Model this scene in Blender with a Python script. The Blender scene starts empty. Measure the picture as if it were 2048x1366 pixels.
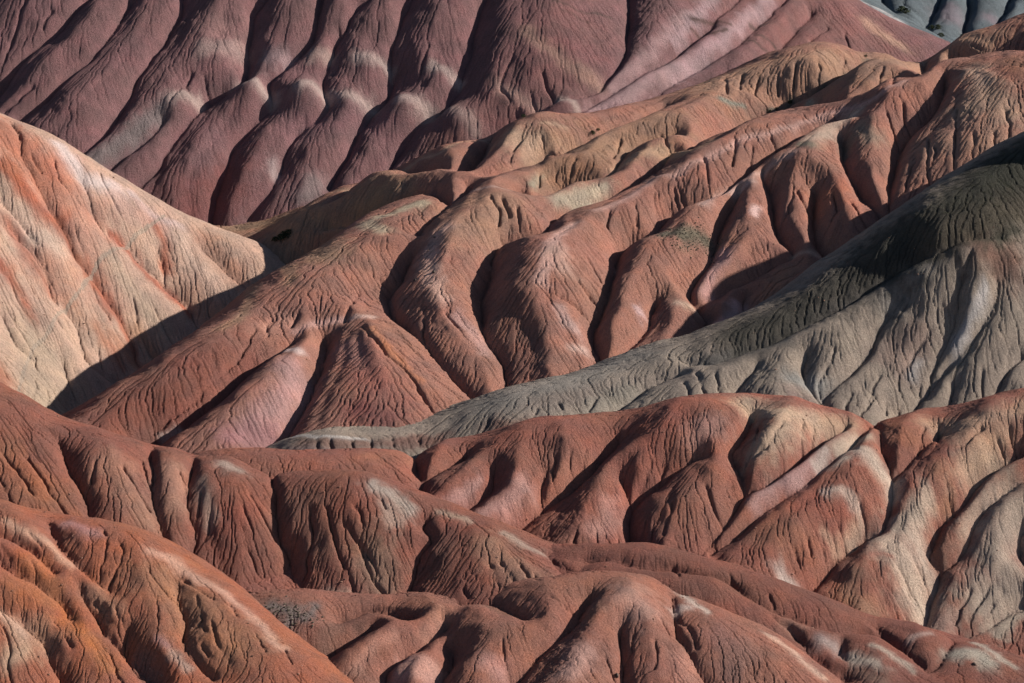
import bpy, math, json
import numpy as np
from mathutils import Vector

# ------------------------------------------------------------------ camera, sky, sun, exposure
scene = bpy.context.scene
cam_d = bpy.data.cameras.new("camera"); cam = bpy.data.objects.new("camera", cam_d)
scene.collection.objects.link(cam); scene.camera = cam
cam.location = (0, 0, 330)
cam.rotation_euler = (math.radians(90-18), 0, 0)
cam_d.sensor_width = 36; cam_d.angle = math.radians(20)
cam_d.clip_start = 1; cam_d.clip_end = 20000

SUN_AZ, SUN_EL = 83.0, 26.5           # degrees clockwise from +Y (view direction), height above the horizon
world = bpy.data.worlds.new("World"); scene.world = world; world.use_nodes = True
nt = world.node_tree; nt.nodes.clear()
sky = nt.nodes.new("ShaderNodeTexSky"); sky.sky_type = 'NISHITA'; sky.sun_disc = False
sky.sun_elevation = math.radians(SUN_EL); sky.sun_rotation = math.radians(SUN_AZ)
sky.altitude = 1400; sky.air_density = 1.0; sky.dust_density = 1.0
bg = nt.nodes.new("ShaderNodeBackground"); bg.inputs["Strength"].default_value = 0.05
wo = nt.nodes.new("ShaderNodeOutputWorld")
nt.links.new(sky.outputs[0], bg.inputs["Color"]); nt.links.new(bg.outputs[0], wo.inputs["Surface"])
sun_d = bpy.data.lights.new("sun", 'SUN'); sun_d.energy = 5.0; sun_d.angle = math.radians(0.53); sun_d.color = (1.0, .92, .83)
sun = bpy.data.objects.new("sun", sun_d); scene.collection.objects.link(sun)
az, el = math.radians(SUN_AZ), math.radians(SUN_EL)
to_sun = Vector((math.sin(az)*math.cos(el), math.cos(az)*math.cos(el), math.sin(el)))
sun.rotation_euler = to_sun.to_track_quat('Z', 'Y').to_euler()
sun.location = (400, 800, 500)
vs = scene.view_settings; vs.view_transform = 'Standard'; vs.look = 'None'; vs.exposure = 0.65; vs.gamma = 1.0; vs.use_curve_mapping = False

# ------------------------------------------------------------------ hills traced in image pixels, placed at assumed depths (world metres)
DATA = json.loads('''
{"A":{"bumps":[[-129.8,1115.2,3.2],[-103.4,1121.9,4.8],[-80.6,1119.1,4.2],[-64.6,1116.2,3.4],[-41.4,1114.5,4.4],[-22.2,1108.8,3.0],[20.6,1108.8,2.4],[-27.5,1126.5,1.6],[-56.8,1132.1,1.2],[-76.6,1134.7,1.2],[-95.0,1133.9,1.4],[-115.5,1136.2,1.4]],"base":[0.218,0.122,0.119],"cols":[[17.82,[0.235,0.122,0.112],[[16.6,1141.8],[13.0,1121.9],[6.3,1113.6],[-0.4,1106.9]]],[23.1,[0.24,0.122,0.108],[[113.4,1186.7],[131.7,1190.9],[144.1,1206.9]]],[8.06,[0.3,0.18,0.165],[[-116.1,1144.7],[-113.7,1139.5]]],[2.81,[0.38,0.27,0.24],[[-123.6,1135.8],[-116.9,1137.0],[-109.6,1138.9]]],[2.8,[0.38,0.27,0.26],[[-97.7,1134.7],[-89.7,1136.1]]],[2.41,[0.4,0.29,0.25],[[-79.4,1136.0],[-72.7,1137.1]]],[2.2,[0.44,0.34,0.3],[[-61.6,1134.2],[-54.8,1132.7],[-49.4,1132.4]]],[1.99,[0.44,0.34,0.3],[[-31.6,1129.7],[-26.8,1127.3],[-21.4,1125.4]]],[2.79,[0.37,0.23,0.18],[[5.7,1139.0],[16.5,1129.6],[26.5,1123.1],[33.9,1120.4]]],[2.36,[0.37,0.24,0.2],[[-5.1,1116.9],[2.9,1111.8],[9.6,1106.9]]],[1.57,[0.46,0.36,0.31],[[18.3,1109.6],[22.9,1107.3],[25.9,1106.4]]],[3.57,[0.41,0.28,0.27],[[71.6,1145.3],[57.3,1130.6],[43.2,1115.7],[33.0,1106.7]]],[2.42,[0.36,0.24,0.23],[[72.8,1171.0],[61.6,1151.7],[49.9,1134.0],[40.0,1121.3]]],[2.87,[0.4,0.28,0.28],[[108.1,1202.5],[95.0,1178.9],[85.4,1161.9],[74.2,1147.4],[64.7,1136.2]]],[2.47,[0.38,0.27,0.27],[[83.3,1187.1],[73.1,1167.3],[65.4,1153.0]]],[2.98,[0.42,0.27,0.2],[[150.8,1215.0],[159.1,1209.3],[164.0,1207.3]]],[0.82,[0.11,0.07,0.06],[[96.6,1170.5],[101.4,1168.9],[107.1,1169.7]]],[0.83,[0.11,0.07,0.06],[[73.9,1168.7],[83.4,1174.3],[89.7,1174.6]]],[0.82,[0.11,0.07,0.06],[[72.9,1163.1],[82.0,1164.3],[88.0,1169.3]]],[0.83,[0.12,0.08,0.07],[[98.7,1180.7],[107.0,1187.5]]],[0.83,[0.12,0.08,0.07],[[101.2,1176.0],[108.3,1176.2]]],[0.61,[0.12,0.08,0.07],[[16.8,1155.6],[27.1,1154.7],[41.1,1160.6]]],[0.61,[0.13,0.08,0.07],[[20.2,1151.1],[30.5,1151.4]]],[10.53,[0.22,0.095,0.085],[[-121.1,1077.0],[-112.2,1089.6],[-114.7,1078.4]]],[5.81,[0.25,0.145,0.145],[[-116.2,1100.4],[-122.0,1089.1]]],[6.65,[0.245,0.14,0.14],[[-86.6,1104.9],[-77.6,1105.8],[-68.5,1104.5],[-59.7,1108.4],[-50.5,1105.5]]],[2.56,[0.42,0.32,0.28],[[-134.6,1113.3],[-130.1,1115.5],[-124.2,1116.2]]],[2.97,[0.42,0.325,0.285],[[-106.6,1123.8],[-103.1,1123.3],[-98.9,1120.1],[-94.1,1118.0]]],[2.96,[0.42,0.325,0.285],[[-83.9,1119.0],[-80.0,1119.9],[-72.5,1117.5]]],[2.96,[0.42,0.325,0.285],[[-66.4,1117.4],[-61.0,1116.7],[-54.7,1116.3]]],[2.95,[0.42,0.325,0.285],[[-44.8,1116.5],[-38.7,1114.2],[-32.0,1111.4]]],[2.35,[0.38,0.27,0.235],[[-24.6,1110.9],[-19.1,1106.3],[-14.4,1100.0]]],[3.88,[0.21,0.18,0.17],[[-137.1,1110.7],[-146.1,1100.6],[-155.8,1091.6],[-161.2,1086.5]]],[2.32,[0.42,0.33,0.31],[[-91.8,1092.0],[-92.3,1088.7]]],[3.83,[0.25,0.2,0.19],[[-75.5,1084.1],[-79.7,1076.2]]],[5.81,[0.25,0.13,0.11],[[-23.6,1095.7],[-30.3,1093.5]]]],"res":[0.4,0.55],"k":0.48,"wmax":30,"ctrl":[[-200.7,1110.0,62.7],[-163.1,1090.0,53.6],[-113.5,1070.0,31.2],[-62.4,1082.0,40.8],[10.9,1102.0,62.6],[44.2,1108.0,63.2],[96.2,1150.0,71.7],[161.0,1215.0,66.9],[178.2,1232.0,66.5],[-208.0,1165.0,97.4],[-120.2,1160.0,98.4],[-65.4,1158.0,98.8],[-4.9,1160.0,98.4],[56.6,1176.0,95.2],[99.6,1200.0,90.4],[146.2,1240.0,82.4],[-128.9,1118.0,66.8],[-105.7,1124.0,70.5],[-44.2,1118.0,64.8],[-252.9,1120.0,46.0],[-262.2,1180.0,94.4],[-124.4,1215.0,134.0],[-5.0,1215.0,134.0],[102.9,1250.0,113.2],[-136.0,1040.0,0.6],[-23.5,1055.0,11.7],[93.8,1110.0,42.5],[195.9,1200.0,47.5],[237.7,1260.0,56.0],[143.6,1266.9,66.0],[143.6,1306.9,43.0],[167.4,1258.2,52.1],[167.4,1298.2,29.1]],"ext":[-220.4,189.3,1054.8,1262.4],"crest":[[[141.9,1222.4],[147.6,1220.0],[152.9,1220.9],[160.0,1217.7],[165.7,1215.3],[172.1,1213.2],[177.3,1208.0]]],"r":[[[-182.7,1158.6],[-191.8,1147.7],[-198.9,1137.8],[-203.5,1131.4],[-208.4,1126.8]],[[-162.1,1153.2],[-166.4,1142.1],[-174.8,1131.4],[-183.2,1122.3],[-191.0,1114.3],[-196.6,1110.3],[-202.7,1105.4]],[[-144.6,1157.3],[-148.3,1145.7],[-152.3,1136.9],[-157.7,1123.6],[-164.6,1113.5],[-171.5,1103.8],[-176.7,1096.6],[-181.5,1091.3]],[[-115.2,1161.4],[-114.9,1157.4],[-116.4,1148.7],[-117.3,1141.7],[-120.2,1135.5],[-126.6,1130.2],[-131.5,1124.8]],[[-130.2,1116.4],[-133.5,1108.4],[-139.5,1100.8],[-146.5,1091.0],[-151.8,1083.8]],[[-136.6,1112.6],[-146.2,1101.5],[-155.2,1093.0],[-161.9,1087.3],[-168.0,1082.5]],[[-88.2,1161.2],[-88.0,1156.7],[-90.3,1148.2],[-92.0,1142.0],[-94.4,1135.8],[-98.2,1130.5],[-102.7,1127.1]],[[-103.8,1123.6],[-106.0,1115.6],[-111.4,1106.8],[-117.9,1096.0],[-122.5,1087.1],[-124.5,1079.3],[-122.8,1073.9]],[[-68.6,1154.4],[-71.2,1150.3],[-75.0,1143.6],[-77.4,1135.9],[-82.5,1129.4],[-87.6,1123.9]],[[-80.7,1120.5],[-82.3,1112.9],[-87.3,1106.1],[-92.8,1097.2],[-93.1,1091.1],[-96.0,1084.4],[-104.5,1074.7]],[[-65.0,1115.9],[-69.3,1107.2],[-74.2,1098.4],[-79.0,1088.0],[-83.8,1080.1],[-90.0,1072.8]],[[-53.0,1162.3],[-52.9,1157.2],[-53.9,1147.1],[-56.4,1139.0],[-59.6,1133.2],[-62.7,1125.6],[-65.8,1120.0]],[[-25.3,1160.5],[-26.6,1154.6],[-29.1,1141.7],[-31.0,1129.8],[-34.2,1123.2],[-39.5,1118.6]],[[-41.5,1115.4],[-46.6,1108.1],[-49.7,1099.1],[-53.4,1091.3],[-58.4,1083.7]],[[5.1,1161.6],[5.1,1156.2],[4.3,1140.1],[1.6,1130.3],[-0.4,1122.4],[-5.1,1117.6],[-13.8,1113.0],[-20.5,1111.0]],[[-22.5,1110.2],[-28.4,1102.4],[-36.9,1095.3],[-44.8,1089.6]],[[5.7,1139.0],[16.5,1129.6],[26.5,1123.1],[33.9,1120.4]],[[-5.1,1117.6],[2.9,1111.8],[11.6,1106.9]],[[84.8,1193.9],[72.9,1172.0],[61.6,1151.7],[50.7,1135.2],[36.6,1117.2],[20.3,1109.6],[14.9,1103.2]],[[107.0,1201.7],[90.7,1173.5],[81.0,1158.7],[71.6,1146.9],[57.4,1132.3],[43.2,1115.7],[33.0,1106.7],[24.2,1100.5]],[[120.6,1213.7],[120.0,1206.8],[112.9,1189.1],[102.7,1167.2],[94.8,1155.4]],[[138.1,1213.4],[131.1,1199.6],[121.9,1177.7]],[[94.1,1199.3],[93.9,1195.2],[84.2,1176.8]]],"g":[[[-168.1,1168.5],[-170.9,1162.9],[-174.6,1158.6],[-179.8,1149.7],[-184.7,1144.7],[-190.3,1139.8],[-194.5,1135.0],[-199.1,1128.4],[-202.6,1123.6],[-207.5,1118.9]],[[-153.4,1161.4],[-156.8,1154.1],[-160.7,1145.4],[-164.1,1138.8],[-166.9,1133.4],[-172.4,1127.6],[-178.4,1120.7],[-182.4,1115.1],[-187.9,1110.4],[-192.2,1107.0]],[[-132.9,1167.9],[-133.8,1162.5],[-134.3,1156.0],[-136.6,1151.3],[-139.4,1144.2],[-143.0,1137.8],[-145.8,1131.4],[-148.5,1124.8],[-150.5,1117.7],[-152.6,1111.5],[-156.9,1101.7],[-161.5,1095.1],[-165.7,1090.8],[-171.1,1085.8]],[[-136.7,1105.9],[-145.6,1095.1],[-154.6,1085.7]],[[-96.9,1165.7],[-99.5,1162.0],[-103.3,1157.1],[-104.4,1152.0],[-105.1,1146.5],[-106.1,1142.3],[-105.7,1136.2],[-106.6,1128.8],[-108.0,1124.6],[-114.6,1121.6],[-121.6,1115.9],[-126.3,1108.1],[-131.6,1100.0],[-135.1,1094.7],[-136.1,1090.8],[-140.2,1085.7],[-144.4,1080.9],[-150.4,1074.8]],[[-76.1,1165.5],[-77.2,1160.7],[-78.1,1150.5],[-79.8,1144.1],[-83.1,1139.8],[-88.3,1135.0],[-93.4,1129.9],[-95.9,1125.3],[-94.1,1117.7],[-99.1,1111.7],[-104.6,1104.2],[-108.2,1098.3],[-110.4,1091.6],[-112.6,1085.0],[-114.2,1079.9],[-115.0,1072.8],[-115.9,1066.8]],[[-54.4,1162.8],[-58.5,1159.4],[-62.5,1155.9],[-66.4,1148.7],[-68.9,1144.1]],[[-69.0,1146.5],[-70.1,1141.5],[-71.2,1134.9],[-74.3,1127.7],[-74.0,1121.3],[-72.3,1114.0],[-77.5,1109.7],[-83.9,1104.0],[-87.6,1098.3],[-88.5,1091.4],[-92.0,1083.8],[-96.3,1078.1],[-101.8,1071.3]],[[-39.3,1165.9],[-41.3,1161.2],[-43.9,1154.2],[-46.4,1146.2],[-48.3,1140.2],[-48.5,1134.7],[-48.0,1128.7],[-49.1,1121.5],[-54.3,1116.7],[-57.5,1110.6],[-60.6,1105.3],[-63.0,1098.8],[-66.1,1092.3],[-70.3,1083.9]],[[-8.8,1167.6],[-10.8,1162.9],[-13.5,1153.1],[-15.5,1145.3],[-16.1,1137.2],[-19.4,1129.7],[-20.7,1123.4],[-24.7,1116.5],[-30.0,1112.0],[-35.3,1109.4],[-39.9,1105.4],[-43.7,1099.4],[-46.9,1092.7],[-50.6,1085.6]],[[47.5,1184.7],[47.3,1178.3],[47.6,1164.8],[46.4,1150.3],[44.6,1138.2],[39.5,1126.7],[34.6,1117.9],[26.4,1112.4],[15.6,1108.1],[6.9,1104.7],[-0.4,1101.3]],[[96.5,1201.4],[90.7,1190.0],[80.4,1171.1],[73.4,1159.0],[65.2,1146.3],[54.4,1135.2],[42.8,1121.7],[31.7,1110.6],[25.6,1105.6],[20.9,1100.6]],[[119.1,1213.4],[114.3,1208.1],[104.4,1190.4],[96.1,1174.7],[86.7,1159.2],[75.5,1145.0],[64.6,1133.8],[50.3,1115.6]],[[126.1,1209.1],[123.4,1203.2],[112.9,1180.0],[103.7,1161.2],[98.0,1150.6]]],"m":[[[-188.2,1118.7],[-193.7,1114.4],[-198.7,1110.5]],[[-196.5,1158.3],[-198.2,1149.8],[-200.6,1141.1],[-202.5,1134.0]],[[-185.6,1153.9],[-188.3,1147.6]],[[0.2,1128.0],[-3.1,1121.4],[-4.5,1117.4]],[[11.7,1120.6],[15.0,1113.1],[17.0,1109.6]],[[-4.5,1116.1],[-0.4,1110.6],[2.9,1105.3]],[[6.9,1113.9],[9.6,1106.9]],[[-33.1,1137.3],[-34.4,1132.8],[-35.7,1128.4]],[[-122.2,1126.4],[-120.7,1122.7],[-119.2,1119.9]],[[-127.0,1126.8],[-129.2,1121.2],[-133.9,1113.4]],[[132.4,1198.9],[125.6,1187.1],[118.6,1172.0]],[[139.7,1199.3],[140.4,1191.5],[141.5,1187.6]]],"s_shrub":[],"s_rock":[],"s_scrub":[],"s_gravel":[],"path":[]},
"B":{"bumps":[],"base":[0.52,0.36,0.27],"cols":[[13.06,[0.5,0.265,0.19],[[-179.0,987.8],[-172.8,984.5],[-166.6,981.5],[-154.7,978.8],[-160.9,969.3],[-167.1,960.3],[-153.6,966.5]]],[8.1,[0.43,0.18,0.115],[[-179.8,993.2],[-174.2,990.3],[-167.0,985.2],[-162.2,983.2]]],[2.78,[0.4,0.14,0.085],[[-174.1,976.9],[-167.8,972.4],[-161.9,970.3],[-156.7,968.9]]],[4.48,[0.58,0.43,0.32],[[-176.7,969.9],[-172.9,966.7],[-167.5,963.7],[-171.9,953.2]]],[2.6,[0.38,0.135,0.08],[[-177.5,976.1],[-172.5,973.0],[-168.2,970.9],[-164.0,968.5]]],[4.12,[0.6,0.46,0.36],[[-167.0,959.7],[-160.4,961.8],[-156.9,961.3]]],[2.56,[0.44,0.19,0.125],[[-172.1,959.2],[-166.6,955.5],[-162.7,951.6],[-157.1,946.8]]],[2.35,[0.39,0.145,0.09],[[-173.3,943.0],[-169.4,938.7],[-165.1,935.6],[-160.8,931.8]]],[1.38,[0.32,0.12,0.075],[[-156.2,970.1],[-153.0,966.4],[-149.3,964.1],[-146.2,961.1],[-141.3,958.1]]],[1.53,[0.36,0.15,0.1],[[-141.3,958.1],[-136.0,955.6],[-131.5,949.7],[-128.8,945.5],[-125.8,943.7]]],[2.74,[0.41,0.165,0.105],[[-145.3,963.3],[-142.1,960.0],[-137.8,956.3]]],[3.06,[0.48,0.26,0.18],[[-159.0,953.8],[-155.0,948.8],[-151.6,947.7]]],[2.83,[0.66,0.55,0.5],[[-160.4,997.5],[-155.2,992.8],[-151.4,990.1],[-146.8,991.3],[-142.3,993.5],[-138.6,991.1]]],[1.77,[0.6,0.48,0.44],[[-135.5,995.7],[-130.0,993.6],[-122.4,994.5],[-117.7,995.1]]],[3.88,[0.54,0.34,0.27],[[-137.2,988.8],[-129.7,990.5],[-123.3,991.1]]],[2.11,[0.4,0.155,0.1],[[-125.5,989.5],[-122.0,986.0],[-122.8,980.4]]],[3.16,[0.6,0.44,0.34],[[-117.4,991.8],[-114.7,987.4],[-109.6,982.8],[-104.6,979.6]]],[4.59,[0.42,0.24,0.17],[[-109.4,995.7],[-103.0,990.2],[-97.2,985.5]]],[3.82,[0.43,0.28,0.2],[[-116.7,974.2],[-110.6,972.9],[-105.7,970.0]]],[1.57,[0.38,0.14,0.09],[[-140.8,977.2],[-135.1,977.7],[-129.6,975.0],[-125.4,973.1],[-119.5,972.0],[-114.0,970.0]]],[12.17,[0.44,0.345,0.25],[[-156.4,918.0],[-155.4,902.2],[-155.4,902.2],[-155.5,891.6]]],[3.45,[0.5,0.38,0.28],[[-139.0,970.1],[-134.0,966.5],[-127.4,962.9],[-121.9,959.4]]],[2.38,[0.44,0.27,0.18],[[-129.6,954.8],[-124.7,951.8],[-121.5,947.9]]],[2.03,[0.44,0.24,0.16],[[-136.9,947.5],[-132.1,944.7],[-126.9,943.4]]],[2.02,[0.42,0.22,0.15],[[-142.3,945.4],[-135.2,941.7],[-132.7,939.5]]],[4.82,[0.36,0.17,0.11],[[-166.9,896.6],[-166.0,890.4]]]],"res":[0.29,0.4],"k":0.27,"wmax":16,"ctrl":[[-180.8,1000.0,89.2],[-160.2,1000.0,78.3],[-140.9,998.0,66.9],[-120.1,998.0,53.1],[-104.8,1003.0,44.3],[-90.5,1003.0,40.6],[-92.4,980.0,30.7],[-103.8,967.0,21.9],[-118.3,953.0,13.6],[-129.9,934.0,8.3],[-140.4,910.0,5.1],[-153.3,888.0,11.2],[-174.3,950.0,54.1],[-168.5,908.0,32.0],[-150.9,962.0,47.0],[-127.3,980.0,41.7],[-110.4,985.0,36.6],[-133.2,952.0,24.8],[-147.6,932.0,24.2],[-212.9,985.0,92.8],[-198.5,900.0,51.7],[-187.3,835.0,23.8],[-142.7,838.0,6.2],[-215.5,1031.4,86.3],[-215.5,1071.4,63.3],[-170.6,1031.0,67.4],[-170.6,1071.0,44.4],[-132.2,1027.4,42.7],[-132.2,1067.4,19.7],[-90.6,1033.0,23.2],[-90.6,1073.0,0.2]],"ext":[-230.3,-72.1,876.3,1054.6],"crest":[[[-218.3,1014.6],[-207.4,1012.2],[-196.5,1009.8],[-181.5,1004.0],[-170.9,1002.7],[-159.9,998.6],[-148.4,1002.4],[-141.1,999.7],[-132.2,997.2],[-120.3,999.8],[-108.1,1001.2],[-97.6,1001.7],[-90.7,1004.2],[-84.1,1011.0]]],"r":[[[-139.2,972.3],[-133.1,969.5],[-126.8,963.2],[-121.3,959.7],[-117.5,955.9],[-117.8,951.5]],[[-121.1,993.5],[-115.4,989.0],[-108.3,982.0],[-102.0,977.9],[-95.9,975.8]],[[-177.5,976.1],[-171.8,972.3],[-166.2,967.8],[-160.6,963.3]],[[-149.5,950.2],[-142.5,947.6],[-137.6,943.8],[-133.9,940.4],[-128.2,939.8]],[[-161.2,948.7],[-155.4,942.0],[-154.1,940.3],[-149.3,937.2],[-146.6,933.2],[-140.7,930.2],[-136.3,930.3]],[[-155.1,992.0],[-149.9,987.6],[-142.6,985.0],[-134.4,983.5],[-128.7,985.6]],[[-168.0,992.5],[-161.1,983.8],[-154.7,978.3],[-148.6,974.9],[-144.0,974.9]],[[-159.6,921.8],[-156.4,914.1],[-155.8,901.5],[-156.1,888.3]],[[-173.5,944.3],[-165.9,937.0],[-159.4,929.1]]],"g":[[[-176.3,966.0],[-170.3,963.2],[-166.6,960.6],[-164.1,959.1]],[[-177.4,1000.4],[-174.4,996.3],[-172.0,986.9],[-167.1,980.8],[-162.5,975.2],[-158.6,971.5],[-154.9,968.3]],[[-155.7,970.3],[-153.6,966.5],[-151.6,963.7],[-147.5,962.5]],[[-151.3,989.4],[-148.4,984.4],[-145.6,979.6],[-143.7,977.5]],[[-140.8,977.2],[-135.1,977.7],[-131.5,976.6],[-128.0,976.4],[-124.5,976.0],[-122.0,974.2],[-117.8,973.0],[-113.5,971.3],[-111.5,967.8],[-107.8,965.6],[-104.7,964.0]],[[-172.7,959.9],[-168.0,957.7],[-163.8,955.8],[-160.5,952.3],[-157.7,947.5],[-155.2,945.2]],[[-171.1,926.0],[-168.3,921.7],[-165.6,917.4],[-161.1,916.6]],[[-145.7,962.1],[-141.5,959.3],[-136.1,956.7],[-132.9,953.4],[-130.3,949.5],[-128.8,945.5],[-124.1,944.4],[-121.1,943.2]],[[-152.4,944.6],[-148.3,942.8],[-146.6,937.6],[-144.5,934.3],[-141.1,933.1],[-137.7,933.0],[-133.3,933.7],[-129.9,933.3]],[[-125.1,984.1],[-123.0,980.2],[-122.1,975.8]],[[-110.3,992.2],[-105.3,989.6],[-102.1,986.6],[-96.5,983.8],[-92.8,981.7]],[[-150.8,926.0],[-148.4,919.6],[-147.2,914.0],[-147.0,907.5]]],"m":[[[-161.1,989.3],[-158.7,983.9],[-155.0,981.0],[-151.4,979.7]],[[-175.5,959.3],[-171.9,957.4]],[[-175.1,965.6],[-171.5,963.6],[-167.2,961.6]],[[-168.4,986.6],[-164.4,982.1]],[[-146.3,997.3],[-142.0,989.8],[-138.1,985.8]],[[-169.7,958.4],[-164.9,955.6],[-161.1,952.5]],[[-159.6,954.1],[-157.5,950.1]],[[-153.8,937.7],[-150.1,934.8],[-144.5,934.3]],[[-154.1,908.6],[-152.6,901.6],[-151.6,897.9]],[[-159.1,918.2],[-157.3,908.4],[-157.1,899.4]],[[-173.0,941.0],[-169.4,938.7],[-166.7,934.8],[-163.6,932.0]],[[-168.0,927.3],[-164.1,923.1],[-160.4,919.7]],[[-126.2,955.3],[-124.6,950.7],[-121.6,948.9]],[[-113.5,971.3],[-108.5,968.1]],[[-124.6,964.5],[-120.8,960.0],[-117.6,957.0]],[[-137.1,949.9],[-131.2,947.2]],[[-141.2,940.4],[-139.7,936.0]],[[-151.7,971.0],[-149.0,967.2]],[[-144.9,959.7],[-143.3,955.5],[-138.5,952.4]],[[-165.8,953.8],[-159.5,948.4]],[[-167.9,903.6],[-165.1,899.0]],[[-102.1,969.4],[-98.9,966.8]],[[-131.4,962.6],[-129.8,957.6]]],"s_shrub":[],"s_rock":[],"s_scrub":[],"s_gravel":[],"path":[[[-123.8,996.3],[-126.8,990.8],[-131.0,984.5],[-135.1,978.2],[-137.7,974.7],[-140.3,971.7],[-143.3,967.2],[-145.3,963.3],[-149.1,951.5],[-153.7,941.5],[-155.9,932.1],[-159.5,921.3],[-160.7,914.0],[-161.1,900.9],[-161.4,889.9]]]},
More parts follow.
